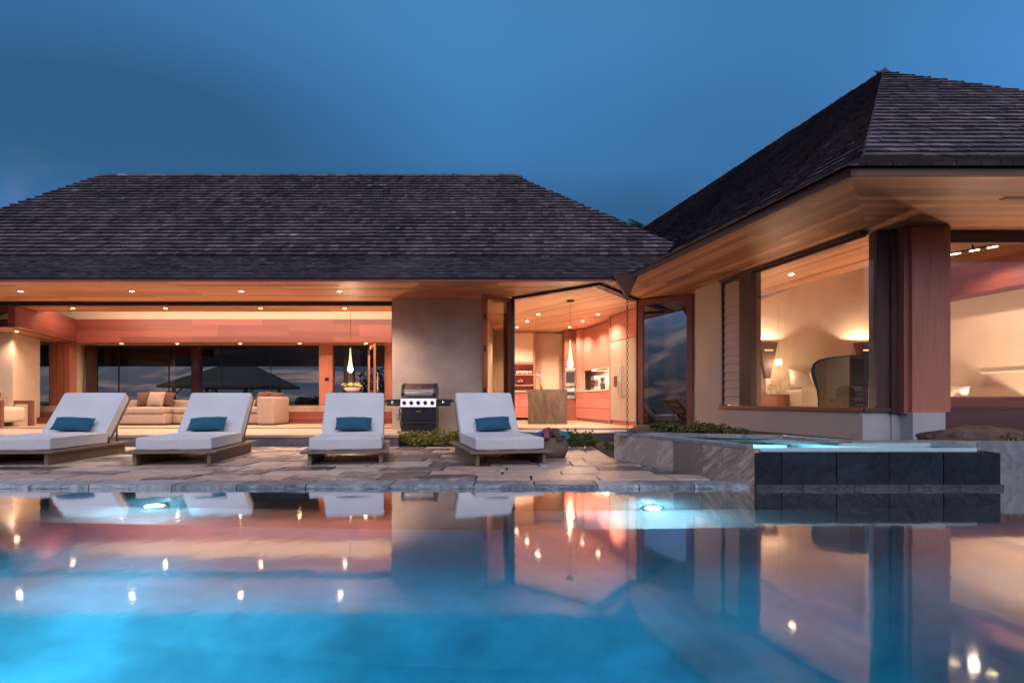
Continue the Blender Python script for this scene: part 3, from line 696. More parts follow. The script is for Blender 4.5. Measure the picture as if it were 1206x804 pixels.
# platform and floors
MB().box(-17, -1.93, 9.8, 9.86, -.02, FZ - .045).build('step_face', M['steplip'], house)
MB().box(-17, -1.92, 9.78, 14.6, FZ - .042, FZ).build('floor', M['floor'], house)
MB().box(-1.96, -1.93, 9.86, 11.9, -.02, FZ - .045).build('step_side', M['steplip'], house)
tr = MB(); tr.box(-16, -2.45, 12.06, 12.10, FZ + .002, FZ + .008); tr.box(-16, -2.45, 12.16, 12.19, FZ + .002, FZ + .008); tr.build('door_track', M['iron'], house)
tk = MB(); tk.box(-16, -2.44, 12.10, 12.17, ZS - .07, ZS + .01); tk.box(-16, -2.44, 12.00, 12.02, ZS - .02, ZS - .003); tk.build('door_head_track', M['black'], house)
MB().box(-16, -2.44, 12.17, 12.3, ZS - .03, ZS + .05).build('door_header', M['red_x'], house)
MB().box(-2.50, -2.43, 12.0, 12.2, FZ, ZS).build('door_jamb', M['dark_w'], house)
# pier
MB().box(-2.43, -.57, 11.7, 12.25, -.02, ZS - .003).build('pier_wall', M['taupe'], house)
mb = MB(); mb.box(-2.43, -2.30, 12.25, 16.6, FZ, 3.5); mb.build('side_wall', M['cream'], house)
# inner ceiling strip, tray, drop soffit
MB().poly([(-16, 12.3, ZS), (-2.43, 12.3, ZS), (-2.43, 13.4, ZS), (-16, 13.4, ZS)][::-1]).build('ceiling', M['cedar_x'], house)
LB = Vector((-11.7, 15.5, 0)); LF = Vector((-10.46, 11.8, 0)); LFd = (LB - LF).normalized()
mb = MB(); mb.poly([(-16, 13.4, ZS), (-2.43, 13.4, ZS), (-2.43, 13.4, 3.4), (-16, 13.4, 3.4)]); mb.poly([(-16, 13.4, 3.4), (-2.43, 13.4, 3.4), (-2.43, 16, 3.4), (-16, 16, 3.4)])
mb.poly([(-16, 15.7, 2.9), (-2.43, 15.7, 2.9), (-2.43, 15.7, 3.4), (-16, 15.7, 3.4)][::-1]); mb.build('ceiling_tray', M['cream'], house)
DZ = 2.33
mb = MB(); mb.box(-16, -2.43, 15.5, 15.6, DZ, 2.95); mb.build('beam', M['red_x'], house)
mb = MB(); n = Vector((-LFd.y, LFd.x, 0)) * .12; a = LF + LFd * .6; b = LB + LFd * .05
mb.prism([tuple(a[:2]), tuple(b[:2]), tuple((b + n)[:2]), tuple((a + n)[:2])], DZ, 2.95); mb.build('beam', M['red_u'], house)
MB().poly([(-16, 15.6, DZ + .004), (-2.43, 15.6, DZ + .004), (-2.43, 16.6, DZ + .004), (-16, 16.6, DZ + .004)][::-1]).build('drop_soffit', M['cedar_x'], house)
MB().poly([(-16, 12.3, DZ + .006), (LF.x, 12.3, DZ + .006), (LB.x, LB.y, DZ + .006), (LB.x, 15.6, DZ + .006), (-16, 15.6, DZ + .006)][::-1]).build('drop_soffit', M['cedar_u'], house)
# left walls
mb = MB(); mb.poly([(-16, 13.3, FZ), (-11.9, 13.3, FZ), (-11.9, 13.3, DZ), (-16, 13.3, DZ)]); mb.build('wall', M['cream'], house)
mb = MB(); mb.prism([(-11.5, 13.3), (-12.1, 14.8), (-12.5, 14.8), (-11.9, 13.3)], FZ, DZ); mb.build('wall', M['cream'], house)
sw_ = MB(); c = Vector((-11.95, 14.42, 1.2)); sw_.box(-.006, .004, -.04, .04, -.06, .06, M=Matrix.Translation(c) @ Matrix.Rotation(R(21.8), 4, 'Z')); sw_.build('light_switch', M['white'], house)
mb = MB(); mb.box(-12.75, -12.2, 15.9, 16.5, FZ, DZ); mb.box(-13.35, -12.95, 15.55, 15.7, FZ, DZ) ; mb.build('wall', M['cream'], house)
mb = MB(); [mb.box(x, x + .16, 15.7, 15.95, FZ, DZ) for x in (-12.55, -12.37, -12.19)]; mb.build('slatted_post', M['red_v'], house)
MB().box(-12.03, -11.86, 16.3, 16.55, .62, DZ).build('post', M['dark_w'], house)
# raised back ledge with red steps
mb = MB(); mb.box(-16, -2.43, 15.1, 15.45, .46, .63); mb.build('back_ledge', M['floor'], house)
mb = MB(); mb.box(-16, -2.43, 14.6, 15.1, FZ - .03, .34); mb.box(-16, -2.43, 14.85, 15.1, .34, .48); mb.build('step', M['red_x'], house)
MB().box(-16, -2.43, 15.45, 17.4, .3, .625).build('back_ledge', M['floor'], house)
BG = 16.5
posts = MB(); posts.box(-5.48, -5.1, BG - .1, BG + .1, .63, DZ); posts.build('post', M['red_v'], house)
MB().box(-3.62, -3.38, BG - .1, BG + .1, .63, DZ).build('post', M['red_v'], house)
MB().box(-3.38, -2.43, BG - .05, BG + .1, .63, DZ).build('wall', M['cream'], house)
MB().rbox(-5.31, -5.20, BG - .125, BG - .105, 1.33, 1.42, .01).build('control_panel', M['black'], house)
bw = MB(); bw.box(-16, -3.62, BG - .04, BG + .04, DZ - .045, DZ); bw.box(-16, -5.48, BG - .04, BG + .04, .63, .66)
bwin = bw.build('back_window', M['iron'], house)
for px in (140, 199, 261, 319): x = (px - CX) * BG / F; MB().box(x - .007, x + .007, BG - .02, BG + .02, .66, DZ - .045).build('mullion', M['iron'], bwin)
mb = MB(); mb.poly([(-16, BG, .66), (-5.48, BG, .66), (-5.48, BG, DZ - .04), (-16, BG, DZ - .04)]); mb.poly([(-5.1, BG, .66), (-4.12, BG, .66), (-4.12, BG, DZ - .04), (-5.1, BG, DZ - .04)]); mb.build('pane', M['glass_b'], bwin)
# open glass door leaf
Hh, Hf = Vector((-4.08, 16.42, 0)), Vector((-3.66, 15.42, 0)); dd = (Hf - Hh).normalized(); L = (Hf - Hh).length
MD = Matrix.Translation(Hh) @ Matrix.Rotation(math.atan2(dd.y, dd.x), 4, 'Z')
mb = MB(); mb.box(0, .1, -.025, .025, .65, DZ - .03, M=MD); mb.box(L - .1, L, -.025, .025, .65, DZ - .03, M=MD); mb.box(.1, L - .1, -.025, .025, DZ - .14, DZ - .03, M=MD); mb.box(.1, L - .1, -.025, .025, .65, .80, M=MD)
gd = mb.build('glass_door', M['red_v'], house)
MB().poly([MD @ Vector(q) for q in ((.1, 0, .8), (L - .1, 0, .8), (L - .1, 0, DZ - .14), (.1, 0, DZ - .14))]).build('pane', M['glass'], gd)
MB().tube([MD @ Vector(q) for q in ((L - .05, .025, 1.0), (L - .05, .08, 1.02), (L - .05, .08, 1.5), (L - .05, .025, 1.52))], .012).build('handle', M['steel'], gd, True)

# ================================================================== KITCHEN
KB = 17.6
mb = MB(); mb.prism([(-.57, 12.25), (-.57, 12.2), (2.9, 12.2), (3.0, 18), (-.57, 18)], .0, FZ); mb.build('floor', M['floor'], house)
MB().prism([(-.03, 11.32), (1.45, 10.78), (2.55, 11.45), (2.72, 12.2), (-.1, 12.2)], -.02, FZ - .03).build('threshold_apron', M['steplip'], house)
MB().poly([(-.57, 11.72, ZS + .003), (.03, 11.5, ZS + .003), (1.53, 10.1, ZS + .003), (2.56, 11.7, ZS + .003), (3.3, 12, ZS + .003), (3.3, 18, ZS + .003), (-.57, 18, ZS + .003)][::-1]).build('ceiling', M['cedar_k'], house)
kt = MB(); strip(kt, Vector((.0, 11.5, 0)), Vector((1.53, 10.08, 0)), ZS - .05, ZS - .004, .07); kt.build('door_head_track', M['black'], house)
kt = MB()
for o_ in (0, .10, .2):
    v0 = Vector((1.53, 10.08, 0)) + Vector((-.055, .035, 0)) * o_ * 10; v1 = Vector((2.56, 11.7, 0)) + Vector((-.055, .035, 0)) * o_ * 10
    strip(kt, v0, v1, ZS - .045 + o_ * .02, ZS - .004, .03)
kt.build('door_head_track', M['black'], house)
mb = MB(); mb.poly([(-.6, KB, FZ), (3.3, KB, FZ), (3.3, KB, ZS), (-.6, KB, ZS)]); mb.poly([(-.57, 12.2, FZ), (-.57, KB, FZ), (-.57, KB, ZS), (-.57, 12.2, ZS)]); mb.build('inner_wall', M['cream'], house)
MB().box(-.01, .055, 11.46, 11.56, .1, ZS - .004).build('door_jamb', M['black'], house)
MB().box(2.52, 2.62, 11.66, 11.78, .1, ZS - .004).build('door_jamb', M['black'], house)
# right run frame: origin at fridge far corner, local y=UW, local x=NW (into the wall)
KO = Vector((2.42, 14.1, 0)); MK = Matrix.Translation(KO) @ Matrix.Rotation(math.atan2(-UW.x, UW.y), 4, 'Z')
mb = MB(); mb.box(.62, .7, -2.3, 3.3, FZ, ZS, M=MK); mb.build('kitchen_wall', M['cream'], house)
# folding door leaves
def leaf(P0, P1, name, lab_mat, glass, z0=.13, z1=2.80, st=.11):
    P0, P1 = Vector((*P0, 0)), Vector((*P1, 0)); d = (P1 - P0); L = d.length; d.normalize()
    ML = Matrix.Translation(P0) @ Matrix.Rotation(math.atan2(d.y, d.x), 4, 'Z')
    mb = MB(); mb.box(0, st, -.03, .03, z0, z1, M=ML); mb.box(L - st, L, -.03, .03, z0, z1, M=ML); mb.box(st, L - st, -.03, .03, z1 - st, z1, M=ML); mb.box(st, L - st, -.03, .03, z0, z0 + .14, M=ML)
    o = mb.build(name, lab_mat, house)
    MB().poly([ML @ Vector(q) for q in ((st, 0, z0 + .14), (L - st, 0, z0 + .14), (L - st, 0, z1 - st), (st, 0, z1 - st))]).build('pane', glass, o)
    return o, ML, L
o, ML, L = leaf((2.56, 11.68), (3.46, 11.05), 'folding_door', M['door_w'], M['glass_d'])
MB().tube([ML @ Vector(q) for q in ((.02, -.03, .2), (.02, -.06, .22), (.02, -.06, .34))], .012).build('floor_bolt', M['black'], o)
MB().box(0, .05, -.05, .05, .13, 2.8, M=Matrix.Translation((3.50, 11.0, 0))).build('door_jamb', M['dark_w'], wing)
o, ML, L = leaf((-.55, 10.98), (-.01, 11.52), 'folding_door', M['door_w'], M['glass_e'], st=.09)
for z in (.9, 1.7, 2.3): MB().box(-.012, .03, -.05, -.03, z, z + .12, M=ML).build('hinge', M['black'], o)
leaf((-.56, 11.03), (-.09, 11.58), 'folding_door', M['door_w'], M['glass'], st=.09)

# kitchen furniture
isl = thing('kitchen_island', 'kitchen island clad in brown veined stone in the open kitchen', 'kitchen island', (.9, 15, FZ))
mb = MB(); mb.box(.40, 1.37, 14.3, 14.36, FZ, 1.05); mb.box(.40, 1.37, 14.36, 16.2, 1.0, 1.05); mb.build('stone_top', M['granite'], isl)
MB().box(.44, 1.33, 14.36, 16.1, FZ, 1.0).build('cabinet', M['cab_x'], isl)
fc = thing('faucet', 'tall chrome kitchen faucet on the stone island', 'faucet', (.56, 14.6, 1.05))
MB().tube([(0, 0, 0), (0, 0, .26), (.02, 0, .34), (.07, 0, .38), (.12, 0, .36), (.14, 0, .3), (.14, 0, .24)], .014, 8).build('spout', M['steel'], fc, True, world=False)
MB().tube([(0, 0, .1), (-.07, 0, .13)], .009, 8).build('lever', M['steel'], fc, True, world=False)
sb = thing('soap_bottle', 'small brass soap bottle beside the island faucet', 'bottle', (.74, 14.6, 1.05))
MB().lathe([(.0, 0), (.035, 0), (.037, .1), (.03, .14), (.012, .17), (.012, .22)], n=14).build('body', M['brass'], sb, True, world=False)
MB().tube([(0, 0, .22), (0, 0, .25), (.05, 0, .25)], .007, 6).build('pump', M['brass'], sb, True, world=False)
# back left cabinets
kc = thing('wall_cabinet', 'tall open shelf cabinet with pale upper door at the back of the kitchen', 'cabinet', (.3, 17.3, FZ))
x0, x1 = -.1, .64; yF = 17.2
mb = MB(); mb.box(x0, x1, yF, KB - .01, 2.78, 2.82); mb.box(x1, x1 + .05, yF - .02, KB - .01, FZ, 2.82); mb.box(x0, x1, yF, KB - .01, 1.84, 1.90); mb.box(x0, x1, yF + .02, KB - .01, 1.52, 1.56); mb.box(x0, x1, yF + .02, KB - .01, 1.2, 1.24); mb.box(x0, x1, KB - .03, KB - .012, 1.1, 1.84); mb.build('carcass', M['cab_x'], kc)
MB().box(x0, x1 - .01, yF - .015, yF, 1.91, 2.775).build('door', M['cream'], kc)
MB().box(x0, x1, yF - .25, KB - .01, 1.02, 1.06).build('counter', M['counter'], kc)
for z0, z1 in ((.27, .58), (.59, .84), (.85, 1.015)): MB().box(x0, x1, yF - .2, KB - .02, z0, z1).build('drawer', M['cab_x'], kc)
for i, px in enumerate((610, 615, 620, 625)):
    q = at(px, 440, 17.35); t = MB().lathe([(.0, 0), (.04, 0), (.06, .05), (.065, .09), (.06, .09), (.0, .03)], (0, 0, 0), 14).build('bowl', M['white'], None, True); t.location = (q.x, 17.36, 1.56)
    tag(t, 'small white bowl on the upper kitchen shelf, %s of four' % ('leftmost', 'second from left', 'third from left', 'rightmost')[i], 'bowl', 'bowls on the kitchen shelf')
t = thing('fruit_bowl', 'dark bowl of round fruit on the lower kitchen shelf', 'bowl', (.25, 17.35, 1.24))
MB().lathe([(0, 0), (.06, 0), (.12, .07), (.11, .07), (0, .02)], n=16).build('bowl', M['black'], t, True, world=False)
for (x, z) in ((-.05, .09), (.04, .1), (0, .15)):
    b = MB().lathe([(.05 * math.sin(a * math.pi / 8), -.05 * math.cos(a * math.pi / 8)) for a in range(9)], (x, 0, z), 12).build('fruit', M['red_v'], t, True, world=False)
pn = thing('pantry_door', 'tall flat cream pantry panel behind the island', 'door', (1.1, KB - .05, FZ))
MB().box(.72, 1.53, KB - .06, KB - .02, FZ, 2.80).build('panel', M['cream'], pn)
MB().box(.70, .72, KB - .07, KB - .02, FZ, 2.82).build('edge_trim', M['cab_x'], pn)
ov = thing('oven_tower', 'wood oven tower with two built-in steel ovens beside the pantry panel', 'oven', (1.8, 16.9, FZ))
MB().box(1.53, 1.86, 16.82, 17.5, FZ, 2.82).build('cabinet', M['door_w'], ov)
MB().box(1.86, 2.10, 16.6, 17.5, FZ, 2.82).build('side_panel', M['cab_x'], ov)
for z0, z1 in ((1.18, 1.72), (.82, 1.13)):
    o = MB().rbox(1.545, 1.85, 16.79, 16.82, z0, z1, .008).build('oven', M['steel'], ov)
    MB().box(1.575, 1.82, 16.782, 16.789, z0 + .1, z1 - .12).build('window', M['ovenglass'], o); MB().tube([(1.56, 16.76, z1 - .06), (1.835, 16.76, z1 - .06)], .01).build('handle', M['steel'], o)
bc = thing('base_cabinets', 'long run of red wood drawers under a pale counter along the kitchen wall', 'cabinet', (KO.x, KO.y + 1, FZ))
for i, (z0, z1) in enumerate(((.28, .56), (.57, .84), (.85, 1.0))):
    MB().box(0, .6, .12, 1.42, z0, z1, M=MK).build('drawer', M['cab_h'], bc); MB().box(0, .6, 1.43, 2.6, z0, z1, M=MK).build('drawer', M['cab_h'], bc)
MB().box(.06, .6, .12, 2.6, FZ, .28, M=MK).build('toe_kick', M['floor'], bc)
MB().box(-.02, .61, .12, 2.6, 1.01, 1.05, M=MK).build('counter', M['counter'], bc)
MB().box(.6, .615, .12, 2.6, 1.05, 1.62, M=MK).build('backsplash', M['counter'], bc)
uc = thing('upper_cabinets', 'red wood upper kitchen cabinets above the lit counter', 'cabinet', (KO.x, KO.y + 1, 1.6))
for y0, y1 in ((.13, 1.3), (1.31, 2.5)): MB().box(.2, .6, y0, y1, 1.62, 2.80, M=MK).build('door', M['cab_h'], uc)
MB().box(.22, .5, .3, 1.9, 1.585, 1.615, M=MK).build('light_strip', M['strip'], uc)
hd = MB().box(.12, .58, .5, 1.3, 1.55, 1.6, M=MK).build('range_hood', M['steel'], uc)
lamp('AREA', 'counter_strip', MK @ Vector((.36, 1.2, 1.53)), 30, WARM2, (0, 0, math.atan2(-UW.x, UW.y)), shape='RECTANGLE', size=.15, size_y=1.8)
fr = thing('refrigerator', 'built-in steel refrigerator with red wood panel above, behind the rain chain', 'refrigerator', (KO.x + .2, KO.y - .9, FZ))
MB().box(.02, .62, -2.0, .10, 2.20, 2.82, M=MK).build('top_panel', M['cab_h'], fr); MB().box(-.01, .62, .06, .11, FZ, 2.82, M=MK).build('side_panel', M['cab_h'], fr)
MB().box(.0, .6, -.62, .05, .3, 2.18, M=MK).build('door', M['fridge'], fr); d2 = MB().box(.0, .6, -2.0, -.63, .3, 2.18, M=MK).build('door', M['fridge'], fr)
MB().box(.05, .6, -2.0, .05, FZ, .29, M=MK).build('toe_kick', M['cab_h'], fr)
for yy in (-.56, -.70): MB().tube([MK @ Vector(q) for q in ((0, yy, .85), (-.05, yy, .87), (-.05, yy, 1.55), (0, yy, 1.57))], .014).build('handle', M['steel'], fr, True)
MB().box(-.004, .01, -.38, -.18, 1.1, 1.35, M=MK).build('dispenser', M['steel_d'], fr)
em = thing('espresso_machine', 'chrome espresso machine on the kitchen counter under the cabinets', 'coffee machine', MK @ Vector((.3, 1.75, 1.05)), math.atan2(-UW.x, UW.y))
MB().rbox(-.12, .14, -.14, .14, 0, .08, .015).rbox(.0, .14, -.13, .13, .08, .28, .02).build('body', M['steel'], em, world=False)
MB().rbox(-.13, .14, -.14, .14, .28, .38, .03).build('head', M['steel'], em, world=False)
MB().tube([(-.06, .05, .28), (-.06, .05, .2)], .03).tube([(-.06, .05, .22), (-.18, .06, .21)], .012).build('portafilter', M['black'], em, world=False)
cg = thing('coffee_grinder', 'small black coffee grinder right of the espresso machine', 'coffee grinder', MK @ Vector((.3, 1.3, 1.05)))
MB().rbox(-.06, .06, -.07, .07, 0, .2, .02).build('body', M['black'], cg, world=False); MB().lathe([(.04, .2), (.07, .32), (.07, .34), (0, .34)], n=14).build('hopper', M['ovenglass'], cg, True, world=False)
# pendant lamps
def pendant(loc, ztop, label, glow):
    t = thing('pendant_lamp', label, 'pendant lamp', loc)
    h = ztop - loc[2]
    MB().lathe([(0, h), (.08, h), (.08, h - .025), (0, h - .03)], n=20).build('canopy', M['iron'], t, True, world=False)
    MB().tube([(0, 0, h - .02), (0, 0, .5)], .004, 6).build('cord', M['iron'], t, world=False)
    MB().lathe([(.008, .56), (.014, .45), (.026, .32), (.042, .2), (.058, .1), (.055, .03), (.03, .0), (.001, -.005)], n=20).build('glass_shade', M['lamp_glass'], t, True, world=False)
    MB().lathe([(.001, .2), (.03, .14), (.0585, .08), (.0585, .04), (.03, -.004), (.001, -.008)], n=16).build('bulb', M['flame'], t, True, world=False)
    lamp('POINT', 'pendant_glow', Vector(loc) + Vector((0, 0, .07)), glow, WARM, shadow_soft_size=.03)
    return t
pendant((1.20, 11.9, 1.46), ZS, 'teardrop glass pendant lamp hanging in the open kitchen in front of the island', 130)
pendant((-3.78, 13.5, 1.44), 3.4, 'teardrop glass pendant lamp glowing over the flower bowl in the living room', 110)

# downlights
for i, px in enumerate((24, 155, 284, 400)):
    add_downlight(((px - CX) * 10.87 / F, 10.87, ZS - .002), 'recessed downlight in the outer eave soffit, %s of four' % ('leftmost', 'second from left', 'third from left', 'rightmost')[i], 'eave soffit downlights', 230)
for i, px in enumerate((86, 195, 307, 406)):
    add_downlight(((px - CX) * 12.9 / F, 12.9, ZS - .002), 'recessed downlight in the ceiling strip just inside the living room, %s of four' % ('leftmost', 'second from left', 'third from left', 'rightmost')[i], 'living room front downlights', 115)
for i, px in enumerate((143, 209, 283, 353, 431)):
    add_downlight(((px - CX) * 15.9 / F, 15.9, DZ), 'small downlight under the red wood beam at the back glass, %s of five' % ('leftmost', 'second from left', 'middle', 'fourth from left', 'rightmost')[i], 'back beam downlights', 30)
add_downlight((-11.25, 13.12, DZ + .003), 'recessed downlight over the cream wall beside the armchair', None, 60)
for i, (px, d) in enumerate(((609, 16.2), (621, 15), (634, 13.8), (671, 16.2), (686, 15), (704, 13.8))):
    add_downlight(((px - CX) * d / F, d, ZS), 'recessed kitchen ceiling downlight, %s' % ('left row farthest', 'left row middle', 'left row nearest', 'right row farthest', 'right row middle', 'right row nearest')[i], 'kitchen downlights', 175)
add_downlight((4.56, 9.42, CB - .004), 'recessed downlight in the bedroom ceiling behind the corner glass', None, 58)
# cove lighting of the living-room tray
lamp('AREA', 'cove_strip', (-7, 14.2, 3.36), 130, WARM2, (0, 0, 0), shape='RECTANGLE', size=8, size_y=.9)
lamp('AREA', 'cove_strip', (-7, 13.55, 2.98), 90, WARM2, (R(110), 0, 0), shape='RECTANGLE', size=8.5, size_y=.1)

# added fill lights, unseen behind the sill and bench, that brighten the wing soffit
lamp('POINT', 'soffit_fill', W(2.35, .3, .42), 85, WARM2, shadow_soft_size=.05); lamp('POINT', 'soffit_fill', (6.2, 7.5, .45), 95, WARM2, shadow_soft_size=.05)
# bedroom contents
def uplight(loc, rz, label):
    t = thing('uplight_lamp', label, 'lamp', loc, rz, 'bedroom uplight lamps')
    z0, z1, a, b, dp = .34, 1.10, .05, .19, .1
    vs = [(-a, -dp * .5, z0), (a, -dp * .5, z0), (a, dp * .5, z0), (-a, dp * .5, z0), (-b, -dp, z1), (b, -dp, z1), (b, dp, z1), (-b, dp, z1)]
    MB().add(vs, [(3, 2, 1, 0), (0, 1, 5, 4), (1, 2, 6, 5), (2, 3, 7, 6), (3, 0, 4, 7)]).build('shade', M['dark_w'], t, world=False)
    MB().box(-.09, .09, -.096, -.088, .92, .95).build('slot', M['lamp_glass'], t, world=False)
    MB().rbox(-.05, .05, -.05, .05, 0, .34, .01).build('pedestal', M['lamp_glass'] if False else M['white'], t, world=False)
    lamp('POINT', 'uplight_beam', Vector(loc) + Vector((0, 0, 1.0)), 40, WARM2, shadow_soft_size=.03)
    return t
uplight((5.43, 12.3, .90), 0, 'tapered dark wood uplight lamp on the bedroom console by the bed')
uplight((7.52, 12.3, .90), 0, 'tapered red wood uplight lamp seen through the glass corner')
cs = thing('bedside_console', 'low dark red wood console under the tapered lamp', 'console', (5.3, 12, FZ))
MB().rbox(4.95, 5.75, 11.95, 12.48, .35, .90, .01).build('body', M['arm_w'], cs); MB().box(4.97, 5.73, 11.935, 11.948, .38, .61).box(4.97, 5.73, 11.935, 11.948, .63, .86).build('drawer_fronts', M['door_w'], cs); MB().box(5.0, 5.7, 12.0, 12.4, FZ, .35).build('base', M['dark_w'], cs)
nl = thing('glass_table', 'small pendant lamp with white cube shade by the bed', 'pendant lamp', (5.56, 12.05, 1.52)); nl.name = 'cube_pendant_lamp'
MB().rbox(-.046, .046, -.046, .046, 0, .10, .012).build('shade', M['flame'], nl, world=False); MB().tube([(0, 0, .10), (0, 0, CB - 1.52)], .002, 6).build('cord', M['iron'], nl, world=False)
lamp('POINT', 'cube_glow', (5.56, 12.05, 1.50), 7, WARM2, shadow_soft_size=.03)
bed = thing('bed', 'bed with white linen and plump pillows in the corner bedroom', 'bed', (6.6, 11.4, FZ), 0)
MB().rbox(-.75, .75, -1.0, 1.0, 0, .42, .03).build('base', M['arm_w'], bed, world=False)
smooth_by_angle(MB().rbox(-.8, .8, -1.0, .95, .42, .80, .09, 4, div=5, bulge=.05).build('mattress', M['white_f'], bed, True, world=False))
smooth_by_angle(MB().rbox(-.86, .82, -1.04, .1, .35, .86, .08, 4, div=6, bulge=.07).build('duvet', M['cream_f'], bed, True, world=False))
MB().rbox(-.8, .8, .97, 1.06, 0, 1.02, .03).build('headboard', M['cream_f'], bed, world=False)
def pillow_mesh(w, h, t, nx=14, ny=10):
    mb = MB()
    for sgn in (1, -1):
        vs = []
        for j in range(ny + 1):
            for i in range(nx + 1):
                u, v = -1 + 2 * i / nx, -1 + 2 * j / ny
                k = (max(0, 1 - abs(u) ** 2.6) * max(0, 1 - abs(v) ** 2.6)) ** .5
                pin = 1 - .05 * (1 - abs(u) ** 2) * (abs(v) ** 4) ; pin2 = 1 - .05 * (1 - abs(v) ** 2) * (abs(u) ** 4)
                vs.append((u * w / 2 * pin2, sgn * (t / 2 * k + .004) + .006 * noise.noise(Vector((u * 3, v * 3, t * 9 + w))), v * h / 2 * pin))
        q = nx + 1
        fs = [(j * q + i, j * q + i + 1, (j + 1) * q + i + 1, (j + 1) * q + i) for j in range(ny) for i in range(nx)]
        mb.add(vs, fs if sgn < 0 else [f[::-1] for f in fs])
    # seam
    return mb
def pillow(name, mat, w, h, t, loc, rot, label, cat='pillow', group=None):
    o = pillow_mesh(w, h, t).build(name, mat, None, True); smooth_by_angle(o, 70); o.location = loc; o.rotation_euler = rot
    return tag(o, label, cat, group)
for i, (dx, dz, ry) in enumerate(((-.5, 1.0, .2), (-.1, 1.0, -.1), (.4, 1.0, .05))):
    c = Matrix.Translation((6.6, 11.4, FZ)) @ Vector((dx, .74 - .12 * (i == 1), dz))
    pillow('bed_pillow', M['white_f'], .58, .42, .2, c, (R(-25), ry, R(6)), 'white bed pillow against the headboard, %s of three' % ('left', 'middle', 'right')[i], 'pillow', 'bed pillows')
hc = thing('high_back_chair', 'tall olive high-back chair with black sides just inside the corner glass', 'chair', (4.93, 8.7, FZ), R(-30))
def slab_xz(prof, y0, y1):
    mb = MB(); n = len(prof); mb.add([(x, y0, z) for x, z in prof] + [(x, y1, z) for x, z in prof], [tuple(range(n)), tuple(range(n, 2 * n))[::-1]] + [(i, n + i, n + (i + 1) % n, (i + 1) % n) for i in range(n)]); return mb
ear = [(-.28, .10), (.37, .10), (.38, 1.16), (.36, 1.235), (.30, 1.262), (.10, 1.258), (-.14, 1.235), (-.27, 1.205), (-.345, 1.15), (-.375, 1.06), (-.37, .96), (-.34, .86), (-.30, .74), (-.285, .6)]
smooth_by_angle(slab_xz(ear, -.05, .10).build('backrest', M['black_f'], hc, True, world=False), 50)
pan = [(-.262, .12), (.13, .12), (.13, 1.235), (-.12, 1.213), (-.25, 1.185), (-.31, 1.12), (-.325, 1.05), (-.30, .9), (-.268, .74)]
smooth_by_angle(slab_xz(pan, -.062, -.049).build('back_panel', M['olive_f'], hc, True, world=False), 50)
MB().rbox(-.30, .10, .06, .52, .2, .45, .05).build('seat', M['olive_f'], hc, True, world=False); MB().box(-.30, .30, 0, .5, 0, .2).build('base', M['black_f'], hc, world=False)
for i, (px, py, d) in enumerate(((888, 455, 11.9), (916, 452, 11.9))):
    q = at(px, py + 8, 11.85); t = thing('flower_vase', ('small vase of blossoms at the far left of the console', 'small vase of white blossoms beside the bed')[i], 'vase', (q.x, 12.05, .90))
    MB().lathe([(.03, 0), (.045, .03), (.03, .09), (.035, .1)], n=12).build('vase', M['white'], t, True, world=False)
    fb = MB()
    for k in range(60):
        c = Vector((random.gauss(0, .07), random.gauss(0, .05), .15 + random.gauss(0, .04))); a, b = Vector((random.gauss(0, 1), random.gauss(0, 1), random.gauss(0, 1))).normalized() * .02, Vector((random.gauss(0, 1), random.gauss(0, 1), random.gauss(0, 1))).normalized() * .02
        fb.poly([c - a - b, c + a - b, c + a + b, c - a + b], random.random())
    fb.build('blossoms', M['blossom'], t, world=False)
tl = thing('track_light', 'ceiling track light with three glowing heads behind the right front window', 'track light', (6.32, 7.98, 2.84), R(-58))
MB().box(-.22, .3, -.015, .015, 0, .02).box(.03, .05, -.01, .01, .02, .30).build('rail', M['iron'], tl, world=False)
for dx in (-.16, .06, .26): MB().rbox(dx - .055, dx + .055, -.018, .018, -.012, -.002, .004).build('lamp_head', M['head'], tl, world=False)
lamp('SPOT', 'track_beam', (6.4, 8.0, 2.8), 62, WARM2, (0, 0, 0), spot_size=R(150), spot_blend=.5, shadow_soft_size=.03)
sb2 = pillow('floor_cushion', M['white_f'], .34, .24, .16, (6.42, 8.35, .86), (R(-15), 0, R(-70)), 'pale cushion showing low in the right front window', 'cushion')
bs = thing('window_bench', 'low pale bench behind the right front window', 'bench', (7, 8.5, FZ)); MB().rbox(6.3, 7.1, 8.0, 9.2, FZ, .76, .03).build('seat', M['cream_f'], bs)

# ================================================================== LIVING ROOM FURNITURE
sofa = thing('sectional_sofa', 'long taupe sectional sofa along the back glass of the living room', 'sofa', (-7.8, 14.0, FZ))
smooth_by_angle(MB().rbox(-10.35, -8.15, 13.55, 14.5, FZ + .03, .46, .03).rbox(-8.15, -5.75, 13.85, 14.5, FZ + .03, .46, .03).build('base', M['taupe_f'], sofa, True))
for (x0, x1, y0) in ((-10.33, -9.3, 13.53), (-9.28, -8.17, 13.53), (-8.13, -6.98, 13.83), (-6.96, -6.02, 13.83)):
    smooth_by_angle(MB().rbox(x0, x1, y0, 14.35, .465, .60, .045, 3, div=3, bulge=.02).build('seat_cushion', M['taupe_f'], sofa, True))
smooth_by_angle(MB().rbox(-10.35, -5.75, 14.3, 14.52, .46, .78, .04).build('backrest', M['taupe_f'], sofa, True))
smooth_by_angle(MB().rbox(-6.0, -5.6, 13.55, 14.53, FZ + .02, .86, .05).build('arm', M['taupe_f'], sofa, True))
